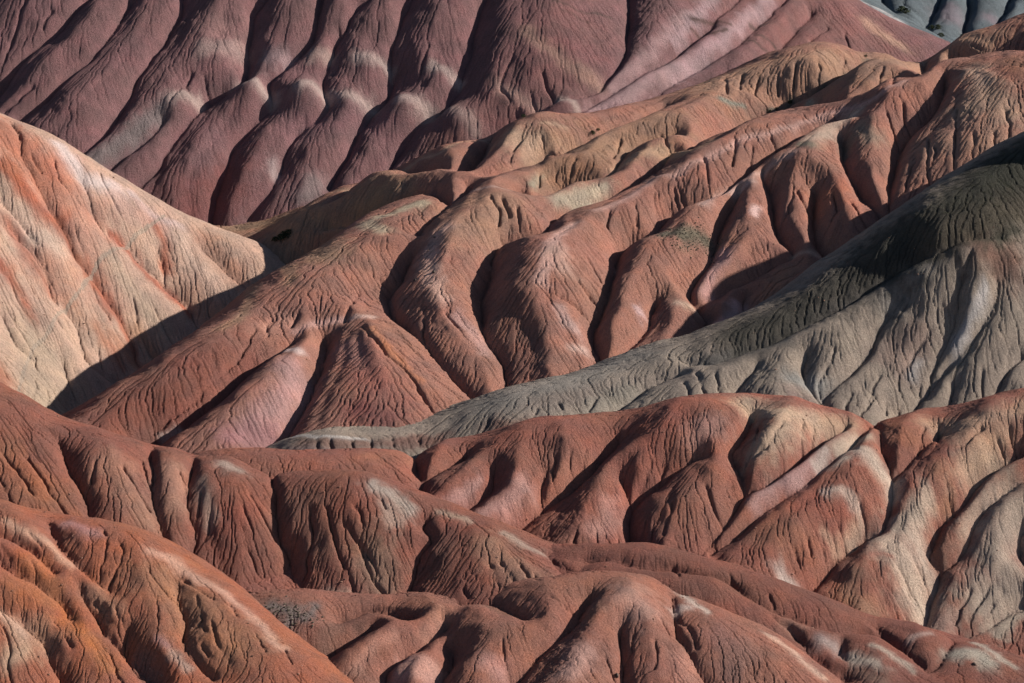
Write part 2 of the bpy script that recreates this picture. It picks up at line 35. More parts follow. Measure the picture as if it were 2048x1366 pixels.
"C":{"bumps":[],"base":[0.295,0.15,0.11],"cols":[[13.45,[0.325,0.2,0.135],[[77.0,1069.1],[87.0,1073.2],[96.6,1073.2],[106.2,1072.2],[114.7,1071.7],[123.9,1077.3],[130.1,1057.8],[138.4,1057.2],[156.8,1129.0],[166.6,1135.1],[181.8,1124.5]]],[10.85,[0.31,0.19,0.125],[[8.9,1018.6],[19.7,1021.5],[30.3,1012.4],[38.7,1020.4],[47.1,1025.8],[55.6,1029.7],[47.9,1024.8],[40.3,1018.4],[32.6,1008.2],[25.1,1000.2],[17.8,997.1]]],[8.52,[0.32,0.195,0.135],[[-13.3,960.4],[-3.3,954.3],[-17.6,942.1]]],[7.87,[0.34,0.21,0.15],[[158.1,989.0],[168.2,976.3],[160.4,976.4],[152.9,978.8],[145.5,981.3]]],[10.03,[0.3,0.2,0.125],[[-103.7,1063.3],[-90.1,1057.5],[-77.1,1013.5],[-67.6,1010.8],[-58.1,1006.2],[-46.1,1001.3]]],[7.01,[0.31,0.2,0.13],[[-86.0,1006.4],[-76.6,1003.0],[-62.9,936.1]]],[2.33,[0.355,0.22,0.14],[[-93.5,892.3],[-87.2,909.0],[-87.9,987.5],[-73.3,920.7]]],[1.83,[0.44,0.28,0.19],[[-63.2,1031.6],[-53.7,1026.4],[-44.7,1026.8],[-35.2,1033.6],[-25.3,1028.0],[-17.7,1038.3],[-9.9,1041.7]]],[5.81,[0.46,0.32,0.22],[[2.7,1021.3],[7.6,1018.7]]],[1.65,[0.44,0.29,0.19],[[12.0,1028.6],[19.5,1028.9]]],[2.24,[0.45,0.38,0.26],[[-46.1,960.6],[-38.6,963.5],[-31.7,968.6]]],[2.73,[0.4,0.33,0.23],[[-50.1,957.1],[-43.3,948.5]]],[2.79,[0.43,0.37,0.27],[[33.0,980.5],[24.6,976.0],[16.2,970.6],[26.3,973.8]]],[1.77,[0.3,0.28,0.2],[[7.4,987.3],[11.7,995.7]]],[2.85,[0.44,0.29,0.19],[[37.1,996.9],[45.2,1002.7],[54.4,1005.6]]],[7.1,[0.3,0.165,0.105],[[25.0,997.1],[15.9,994.9]]],[4.21,[0.41,0.25,0.165],[[74.7,1082.2],[90.8,1081.3],[106.8,1080.0],[120.1,1084.0]]],[3.2,[0.42,0.27,0.17],[[57.6,1002.8],[64.3,993.5],[71.4,1000.6]]],[2.85,[0.49,0.37,0.28],[[122.5,1011.1],[114.3,1002.3],[108.8,994.6],[104.8,990.8]]],[4.69,[0.5,0.35,0.25],[[166.1,1017.5],[168.4,1008.5]]],[7.09,[0.36,0.25,0.18],[[161.3,995.4],[167.2,999.1],[172.9,988.7]]],[2.11,[0.23,0.205,0.15],[[100.9,987.5],[104.3,985.4]]],[3.9,[0.3,0.22,0.16],[[123.4,997.1],[125.7,990.1]]],[2.12,[0.25,0.19,0.14],[[116.7,994.7],[116.7,988.3]]],[1.31,[0.22,0.225,0.18],[[77.4,1055.5],[82.0,1056.1],[86.5,1057.2]]],[1.3,[0.33,0.3,0.22],[[109.9,1054.6],[112.7,1034.7]]],[1.31,[0.3,0.29,0.21],[[101.2,1055.2],[107.2,1052.5]]],[1.54,[0.1,0.09,0.07],[[138.1,1097.6],[131.8,1083.0],[126.9,1079.0]]],[1.7,[0.1,0.09,0.07],[[118.8,1068.2],[115.4,1065.6]]],[1.32,[0.11,0.1,0.075],[[104.5,1065.3],[96.9,1058.6]]],[5.14,[0.37,0.155,0.1],[[111.1,962.4],[105.7,959.6],[113.8,953.9]]],[2.33,[0.55,0.35,0.285],[[21.0,945.4],[15.1,934.5],[11.5,918.8],[9.7,907.8]]],[3.3,[0.5,0.32,0.25],[[14.3,922.9],[16.5,915.1]]],[1.93,[0.43,0.3,0.26],[[14.6,897.6],[17.3,893.1],[20.0,891.2]]],[1.91,[0.47,0.34,0.28],[[19.9,883.4],[22.7,884.2]]],[2.99,[0.54,0.345,0.27],[[-22.3,942.9],[-26.2,938.4],[-27.7,929.4],[-26.9,919.3],[-22.7,907.6]]],[2.56,[0.44,0.27,0.23],[[-18.1,896.9],[-11.4,890.3],[-8.0,882.4]]],[6.71,[0.23,0.12,0.09],[[-0.4,900.6],[4.6,891.9],[2.9,883.8],[5.1,876.8]]],[3.04,[0.13,0.12,0.09],[[51.5,941.8],[56.1,942.5]]],[3.37,[0.13,0.12,0.085],[[57.4,939.8],[61.7,944.4],[64.6,943.8]]],[1.62,[0.5,0.35,0.33],[[40.9,903.6],[41.9,902.1]]],[7.18,[0.3,0.135,0.105],[[-51.6,880.1],[-44.3,862.8],[-37.5,852.5]]],[3.8,[0.36,0.19,0.155],[[-54.0,884.0],[-49.2,875.0]]],[5.5,[0.22,0.09,0.078],[[-46.8,847.1],[-39.3,843.0]]],[1.42,[0.43,0.19,0.11],[[-46.0,889.5],[-40.6,878.7],[-35.4,870.4],[-29.8,863.1]]],[1.13,[0.5,0.35,0.29],[[-51.9,898.3],[-45.8,898.5]]],[4.96,[0.38,0.235,0.215],[[-70.5,870.4],[-69.0,863.6],[-73.2,853.6],[-80.0,845.2]]],[4.25,[0.31,0.17,0.165],[[-81.4,841.9],[-86.1,836.5],[-76.2,841.3]]],[1.74,[0.58,0.46,0.41],[[-72.5,882.5],[-68.1,879.0]]],[13.18,[0.2,0.088,0.068],[[-94.5,872.3],[-104.3,861.3],[-114.3,854.2],[-121.6,848.3]]],[7.45,[0.2,0.085,0.062],[[-88.0,878.0],[-96.7,865.7],[-106.6,856.4],[-116.6,850.9],[-124.0,846.3]]],[3.75,[0.23,0.1,0.075],[[-82.6,878.1],[-91.4,866.4],[-98.7,857.1]]],[0.92,[0.38,0.29,0.25],[[-108.2,849.5],[-104.1,851.6]]],[1.45,[0.47,0.29,0.24],[[-69.5,894.7],[-61.9,898.3],[-55.8,899.2]]],[3.23,[0.39,0.215,0.16],[[-78.3,895.1],[-71.9,898.9]]],[2.33,[0.52,0.3,0.26],[[71.6,937.0],[67.6,927.2],[63.7,918.7]]],[1.54,[0.62,0.45,0.4],[[83.9,957.5],[83.4,953.5]]],[1.9,[0.52,0.36,0.3],[[81.9,970.9],[73.6,969.5],[66.1,961.5]]],[2.28,[0.54,0.34,0.3],[[74.0,911.1],[71.8,903.7],[67.6,898.7]]],[1.63,[0.43,0.31,0.23],[[54.1,907.3],[59.2,907.8]]],[4.95,[0.36,0.18,0.12],[[93.8,927.3],[87.0,913.5]]],[1.34,[0.46,0.3,0.22],[[94.6,937.0],[99.7,935.9],[103.7,935.3]]],[5.42,[0.21,0.11,0.075],[[179.2,1019.9],[182.1,1012.0]]],[2.4,[0.4,0.25,0.17],[[173.5,1137.1],[180.8,1132.0],[188.6,1125.4]]],[1.59,[0.47,0.29,0.235],[[140.4,1020.1],[131.8,1014.1],[124.0,1014.7],[113.1,1013.6],[100.2,1005.7],[91.2,1000.2],[82.4,994.8],[74.8,988.7],[64.2,981.5],[56.2,976.7],[50.1,977.2],[43.9,969.9],[37.2,962.5],[28.8,955.9]]],[1.57,[0.48,0.31,0.25],[[98.2,983.7],[90.9,981.0],[84.7,976.7],[78.6,973.5]]],[1.74,[0.46,0.29,0.23],[[-14.7,978.0],[-9.3,974.1],[-2.7,972.3]]]],"res":[0.34,0.46],"k":0.78,"wmax":21,"ctrl":[[10.3,1040.0,77.7],[51.7,1062.0,79.1],[118.8,1100.0,90.8],[181.2,1130.0,89.3],[198.4,1125.0,86.0],[167.6,1030.0,99.6],[148.3,1034.0,97.8],[119.2,1014.0,85.8],[103.4,1040.0,78.4],[91.8,1006.0,82.1],[56.7,985.0,72.2],[21.4,965.0,62.8],[127.2,945.0,64.7],[105.0,935.0,55.0],[100.2,938.0,56.7],[60.6,900.0,40.7],[27.5,882.0,36.0],[-1.9,868.0,31.0],[-22.4,950.0,62.9],[-11.2,985.0,67.5],[-55.2,906.0,42.8],[-45.2,876.0,37.5],[-35.9,884.0,41.6],[-21.7,856.0,29.0],[-70.3,890.0,40.3],[-99.6,838.0,21.9],[-132.4,852.0,24.7],[-106.8,886.0,37.6],[-82.7,936.0,44.8],[-66.6,946.0,47.8],[-63.1,1030.0,54.5],[-98.4,1012.0,44.6],[-125.4,1014.0,55.2],[-96.0,1022.0,33.2],[-98.8,1028.0,18.0],[-107.4,1020.0,14.6],[-124.9,994.0,5.7],[-138.0,968.0,1.2],[-152.0,942.0,-2.7],[-163.2,926.0,-2.4],[-52.9,985.0,50.0],[-61.3,966.0,51.1],[81.2,955.0,63.3],[14.0,905.0,50.2],[37.3,918.0,53.1],[-27.0,915.0,47.1],[-4.3,1005.0,67.8],[31.7,1015.0,70.8],[69.4,1045.0,76.5],[89.7,1070.0,80.1],[206.2,1075.0,102.0],[209.1,1010.0,97.7],[202.5,965.0,64.1],[168.1,970.0,78.8],[143.7,980.0,76.2],[-49.4,830.0,20.7],[27.4,850.0,24.9],[92.9,890.0,37.9],[235.6,1150.0,104.4],[-117.0,820.0,13.2],[-18.6,815.0,15.1],[168.0,900.0,17.4],[210.4,910.0,31.4],[117.5,890.0,27.7],[172.2,935.0,47.9],[195.5,1065.5,86.0],[195.5,1105.5,63.0],[185.4,1161.5,71.6],[185.4,1201.5,48.6],[156.0,1129.8,75.9],[156.0,1169.8,52.9],[123.2,1130.7,74.0],[123.2,1170.7,51.0],[90.1,1126.6,68.6],[90.1,1166.6,45.6],[52.8,1094.4,62.1],[52.8,1134.4,39.1],[19.7,1068.2,59.6],[19.7,1108.2,36.6],[-2.9,1072.9,58.2],[-2.9,1112.9,35.2],[-34.8,1061.1,48.2],[-34.8,1101.1,25.2],[-80.0,1088.7,24.2],[-80.0,1128.7,1.2],[-112.5,1090.1,16.5],[-112.5,1130.1,-6.5],[-83.8,987.1,23.6],[-86.1,956.6,30.8],[-98.1,972.6,18.8],[-99.9,941.3,25.8],[-111.9,957.3,13.8],[-118.3,904.0,21.3],[-130.3,920.0,9.3],[-133.6,887.4,15.3],[-145.6,903.4,3.3]],"ext":[-149.7,223.0,814.7,1177.1],"crest":[[[192.8,1021.4],[197.2,1121.5],[197.1,1121.7],[190.6,1125.7],[185.2,1129.9],[179.9,1135.3],[173.4,1137.1],[167.9,1136.1],[160.6,1132.1],[146.8,1099.6],[141.3,1097.6],[131.5,1098.6],[121.9,1089.1],[115.0,1085.3],[107.1,1083.6],[98.3,1086.3],[89.5,1090.1],[78.6,1091.5],[67.8,1075.2],[60.9,1068.1],[52.8,1063.0],[42.7,1049.5],[32.9,1040.1],[24.5,1031.5],[19.5,1030.8],[12.0,1029.7],[6.5,1033.6],[2.7,1039.3],[-2.9,1041.7],[-9.9,1041.7],[-18.0,1038.5],[-25.3,1028.0],[-34.9,1033.6],[-44.7,1026.8],[-53.0,1017.8],[-63.2,1031.6],[-77.4,1024.5],[-93.3,1080.3],[-99.7,1064.2],[-105.1,1061.5],[-114.4,1078.3],[-121.4,1073.2],[-126.7,1024.5],[-137.7,1025.5]]],"r":[[[160.6,1132.1],[149.7,1110.8],[136.2,1056.1],[127.0,1041.6],[117.9,1025.8]],[[170.7,1136.1],[167.7,1128.7],[152.0,1034.2]],[[180.3,1000.1],[177.0,1005.8],[174.2,1010.7],[170.7,1015.7],[166.0,1021.1],[163.0,1025.0],[157.5,1029.5],[147.5,1027.6],[140.8,1023.6],[131.4,1016.1],[124.2,1015.9],[113.1,1014.6],[100.3,1007.0],[91.3,1001.3],[82.4,995.9],[74.8,989.7],[64.2,982.4],[56.3,978.1],[50.2,979.5],[44.0,972.6],[37.3,965.6],[28.9,959.3],[21.2,957.7],[21.0,945.4],[15.1,934.5],[12.1,920.7],[9.7,911.7],[10.2,905.6],[14.6,897.6],[17.3,891.0],[19.4,884.9],[20.4,878.5],[18.0,869.4]],[[211.0,1121.0],[201.2,1121.5],[196.6,1120.8],[175.3,1026.1],[169.4,1019.8]],[[165.8,1019.4],[159.6,1009.2],[156.0,999.7],[149.0,991.3],[143.0,984.8],[138.9,974.6],[134.4,966.2],[130.9,955.9],[129.2,947.6]],[[131.3,1015.5],[123.6,1010.5],[113.7,1001.8],[104.9,991.7],[98.3,984.5],[91.0,981.5],[84.8,977.3],[78.6,974.1],[69.5,969.3],[61.0,953.2]],[[81.5,972.5],[83.3,964.6],[83.9,957.1],[82.8,949.8],[76.0,943.5],[71.6,937.0],[68.3,929.1],[65.0,921.1],[63.6,915.0]],[[69.7,1058.7],[60.0,1042.6],[50.5,1027.6],[39.1,1021.2],[30.2,1010.0],[21.0,1010.0]],[[63.5,1006.7],[54.5,1007.7],[47.2,1006.6],[42.5,1010.5],[37.2,1000.2],[33.9,990.4],[26.4,979.8],[17.4,972.4],[7.2,962.1]],[[-2.8,1005.1],[-12.5,993.8],[-18.5,993.1],[-27.0,996.2],[-33.9,1000.7],[-40.1,1003.0],[-47.6,1007.1],[-55.8,1011.7],[-62.0,1011.1]],[[6.5,1032.5],[2.7,1021.3],[-1.0,1013.2],[-6.5,1005.4]],[[-40.9,946.9],[-30.7,953.6],[-22.7,965.2],[-14.7,979.8],[-11.1,980.0],[-3.4,975.8],[2.0,966.4],[8.4,959.3],[13.0,954.7]],[[-23.9,966.1],[-30.1,974.7],[-35.8,969.6],[-41.6,965.8],[-47.7,957.4],[-50.8,948.8],[-54.6,943.0]],[[-11.1,978.7],[-14.3,950.6],[-21.1,943.0],[-22.3,945.1],[-25.7,939.8],[-27.1,929.1],[-26.3,917.2],[-22.7,907.6],[-20.3,900.1],[-15.8,894.9],[-11.4,892.4],[-8.0,886.4],[-4.7,879.2],[-2.5,872.5],[-2.5,866.3]],[[-54.7,943.5],[-65.1,925.0],[-73.4,921.3],[-87.4,990.0],[-87.2,909.0],[-95.7,891.8],[-105.7,876.1],[-114.1,867.7],[-121.2,863.6],[-126.4,853.0],[-131.3,845.1],[-136.3,838.5]],[[-55.3,899.5],[-63.1,899.1],[-69.4,893.3],[-70.3,883.0],[-73.1,869.2],[-76.7,859.2],[-82.5,850.8],[-89.8,842.4],[-94.8,834.3],[-99.3,826.7]],[[-26.3,917.2],[-34.1,912.7],[-32.6,901.5],[-27.8,887.8],[-22.1,877.8],[-15.5,870.6],[-11.1,865.0]],[[-55.8,899.2],[-52.5,897.5],[-52.4,897.2],[-46.3,897.0],[-41.3,895.7],[-37.1,888.1],[-31.3,876.8],[-25.1,867.8],[-19.7,862.0],[-15.3,858.8]],[[-50.7,894.9],[-48.9,881.0],[-45.5,865.6],[-40.8,854.3],[-35.7,845.6]],[[-52.7,891.8],[-53.6,877.6],[-55.7,865.0],[-58.3,853.0],[-60.3,842.2]],[[55.3,948.8],[48.1,930.2],[41.9,917.6],[40.0,910.0],[42.0,902.9],[38.3,893.6],[32.6,885.9],[30.2,878.9]],[[51.0,911.7],[54.8,909.7],[57.4,905.9],[56.5,898.9],[53.4,892.1]],[[104.1,934.2],[99.7,936.1],[94.6,936.8],[89.9,934.6],[86.1,930.2],[81.1,923.9],[76.2,919.1],[74.2,913.8],[71.3,904.5],[65.9,897.5]],[[94.6,923.0],[88.8,921.2],[82.8,916.6],[80.1,909.6]],[[123.5,1009.0],[123.8,989.3],[126.0,975.7],[127.7,963.7],[127.4,955.0]],[[101.9,985.2],[103.3,973.1],[96.4,961.0],[96.7,949.3]],[[110.8,990.5],[112.7,973.0],[110.2,958.3],[112.4,945.0]],[[165.5,1017.4],[168.3,998.7],[164.8,981.3],[160.3,969.7]]],"g":[[[140.0,1097.6],[128.3,1079.8],[118.7,1066.7],[107.0,1064.8],[101.8,1063.1],[104.9,1054.4]],[[165.3,1135.1],[163.7,1128.0],[149.2,1035.8]],[[174.7,1124.4],[149.1,1034.9],[141.0,1042.9],[130.2,1035.5],[119.9,1031.5],[113.0,1047.6],[104.7,1052.6],[95.9,1052.9],[85.2,1045.4],[74.8,1031.0],[63.9,1006.6],[57.8,1006.0],[54.2,1000.2],[46.5,987.9],[40.8,981.4],[32.9,976.3],[25.1,971.5],[16.1,963.4],[10.1,949.4],[-2.7,945.6],[-6.1,938.4],[-7.2,931.7],[-9.4,922.4],[-10.5,913.0],[-10.4,902.9],[-8.6,892.5],[-4.7,884.0],[-2.0,876.9],[-1.4,866.9]],[[157.1,1026.0],[153.6,1012.2],[147.2,1004.1],[141.0,996.9],[136.7,990.1],[133.0,978.3],[129.4,962.1],[127.5,947.3],[126.2,942.6]],[[118.9,1010.8],[108.9,1008.1],[99.7,999.5],[90.6,991.1],[82.8,982.1],[75.6,973.2],[67.7,967.8],[55.7,963.1],[47.9,950.4],[40.2,946.1],[35.9,939.7],[33.8,926.6],[31.8,916.9],[30.5,909.5],[27.5,902.3],[26.3,896.7],[27.2,889.9],[27.6,882.4],[26.9,876.1]],[[88.0,980.7],[87.1,976.7],[89.6,970.2],[89.4,958.7],[89.9,949.7],[90.9,947.2],[94.2,938.5],[88.7,934.1],[81.4,927.7],[75.4,922.8],[70.7,920.4],[64.6,914.2],[61.7,911.9],[63.1,906.5],[60.5,899.7],[56.8,891.8]],[[78.5,971.4],[74.5,963.3],[71.0,954.3],[67.0,935.6],[61.3,924.4],[58.9,916.8],[61.7,911.9]],[[116.5,998.7],[116.1,982.4],[118.5,970.5],[121.1,960.8],[124.8,952.0],[126.5,945.8]],[[104.0,966.6],[103.0,957.3],[101.9,947.7],[104.4,937.4],[105.8,933.9]],[[57.1,1059.1],[49.0,1049.1],[39.8,1039.5],[30.8,1031.0],[24.4,1024.0],[18.1,1014.5],[10.7,1014.9],[-0.4,1003.1],[-8.9,996.9]],[[59.1,1023.9],[44.0,1017.9],[35.9,995.9],[27.3,991.2],[17.7,989.7],[8.6,977.7],[3.2,979.8]],[[-62.7,1022.2],[-55.0,1032.6],[-44.3,1032.6],[-36.5,1025.7],[-28.8,1014.8]],[[-16.3,1005.3],[-11.6,1027.0],[-8.6,1041.7]],[[-65.6,1006.6],[-50.4,999.8],[-41.1,997.4],[-35.6,997.4],[-26.9,990.8],[-21.7,971.9]],[[-32.3,949.4],[-28.4,956.8],[-21.6,968.6],[-14.8,989.5]],[[-70.4,891.2],[-75.4,883.8],[-81.4,876.0],[-87.3,868.7],[-93.7,860.5],[-101.0,852.5],[-108.7,848.6],[-113.5,844.1]],[[-59.7,892.7],[-59.6,885.4],[-60.2,877.0],[-62.0,870.0],[-63.6,860.6],[-65.8,853.2],[-69.6,845.5],[-73.5,840.8]],[[-32.6,939.0],[-34.8,936.3],[-36.9,928.8],[-40.1,921.6],[-39.1,909.0],[-34.8,899.2],[-30.1,890.3],[-26.1,882.7],[-21.0,875.1],[-17.7,871.0],[-12.7,864.4],[-10.0,860.0]],[[47.4,912.3],[44.3,905.1],[44.7,901.0],[41.7,894.4],[35.9,886.9],[31.9,881.6]],[[77.9,919.1],[76.0,915.7],[76.3,910.7],[76.5,905.3]],[[-88.3,992.6],[-79.4,997.3],[-70.2,1000.2],[-60.9,1000.4]]],"m":[[[-48.3,892.0],[-40.4,874.6],[-33.7,866.4],[-28.6,856.8],[-23.6,848.5]],[[-82.6,893.3],[-87.0,879.8],[-93.7,868.6],[-101.4,858.0],[-111.4,850.2]],[[-28.2,904.8],[-28.5,894.2],[-27.8,887.8]],[[-21.4,899.6],[-18.0,892.4],[-15.7,887.8]],[[-4.4,947.0],[-2.7,945.6]],[[132.5,1003.8],[134.3,997.6],[136.7,990.1]],[[139.1,1008.4],[139.2,1002.9],[140.6,998.4]],[[157.0,998.6],[154.7,984.9],[151.7,965.8]],[[146.1,986.5],[144.3,976.8],[142.5,966.5],[142.9,959.4]],[[147.5,979.0],[144.7,970.5]],[[172.4,989.6],[172.4,981.2],[170.8,973.4]],[[166.9,979.8],[166.1,968.9]],[[160.4,979.7],[158.6,970.0]],[[140.4,978.0],[137.0,968.8],[134.7,959.3]],[[96.9,966.5],[95.0,957.3],[92.3,951.7]],[[97.9,965.2],[99.7,958.0],[102.0,956.0]],[[109.8,960.4],[110.7,951.8],[107.4,946.2]],[[115.6,954.8],[117.3,947.6],[119.8,943.7]],[[100.0,1075.1],[100.2,1067.4]],[[92.9,1074.5],[90.9,1064.8]],[[107.9,1078.3],[106.0,1068.7]],[[116.1,1075.6],[115.0,1069.9]],[[87.4,1078.8],[85.3,1067.3]],[[80.8,1077.5],[80.2,1058.9]],[[126.9,1086.0],[124.8,1077.9]],[[136.9,1051.0],[133.5,1037.9]],[[139.5,1037.1],[136.7,1019.8]],[[78.7,994.6],[76.8,982.9]],[[84.6,991.7],[83.0,985.5]],[[91.0,997.8],[93.3,994.5]],[[67.3,983.7],[68.0,973.7]],[[58.4,970.9],[59.4,966.5]],[[175.1,1129.1],[177.5,1126.1]],[[181.6,1128.0],[185.0,1123.6]],[[-7.4,961.5],[-4.5,955.2],[-5.0,950.5]],[[-3.3,961.2],[-1.0,954.2]],[[2.0,958.1],[2.5,952.5]],[[-27.0,993.9],[-24.7,971.9]],[[10.5,995.8],[9.2,988.1]],[[16.6,999.4],[14.7,994.6]],[[22.7,1002.1],[20.2,996.7]],[[39.1,1019.0],[36.2,1006.4]],[[54.1,1024.5],[55.2,1008.7]],[[44.2,992.6],[45.3,987.9]],[[50.5,998.6],[50.3,981.2]],[[40.4,986.6],[40.8,981.4]],[[2.7,1019.4],[-1.6,1007.3]],[[10.7,1022.0],[11.9,1019.0]],[[18.2,1023.4],[16.9,1017.0]],[[41.8,960.4],[42.7,954.2]],[[48.5,966.8],[49.4,959.4]],[[33.5,956.9],[32.1,949.1]],[[56.3,971.3],[56.8,966.6]],[[-77.5,899.0],[-79.5,895.7],[-79.1,891.3]],[[-69.9,901.8],[-71.8,896.7]],[[-50.6,917.0],[-54.7,898.5]],[[-47.1,928.2],[-40.8,926.2]],[[25.2,925.6],[29.0,918.9]],[[20.9,912.4],[26.5,909.1]],[[16.3,902.6],[24.1,900.8]],[[-14.0,926.8],[-8.3,927.1]],[[-17.2,911.0],[-11.5,906.8]]],"s_shrub":[[[138.4,1097.6],[136.3,1098.6],[128.0,1080.1],[126.2,1078.0],[118.1,1067.9],[116.1,1066.2],[104.5,1065.3],[99.1,1061.5],[101.2,1055.3],[96.3,1058.2],[4.3,1040.1],[29.5,1031.5],[31.5,1033.7],[-85.5,1008.6],[-83.3,1008.4],[-81.5,1008.0],[-80.6,1008.8],[-82.5,1009.6]]],"s_rock":[[[-25.9,920.5],[-26.1,940.5],[-32.0,919.4],[-26.5,915.0]]],"s_scrub":[],"s_gravel":[[[56.8,940.4],[61.7,944.4],[59.0,937.8],[64.5,943.0],[56.7,943.6],[53.0,938.0]]],"path":[]},
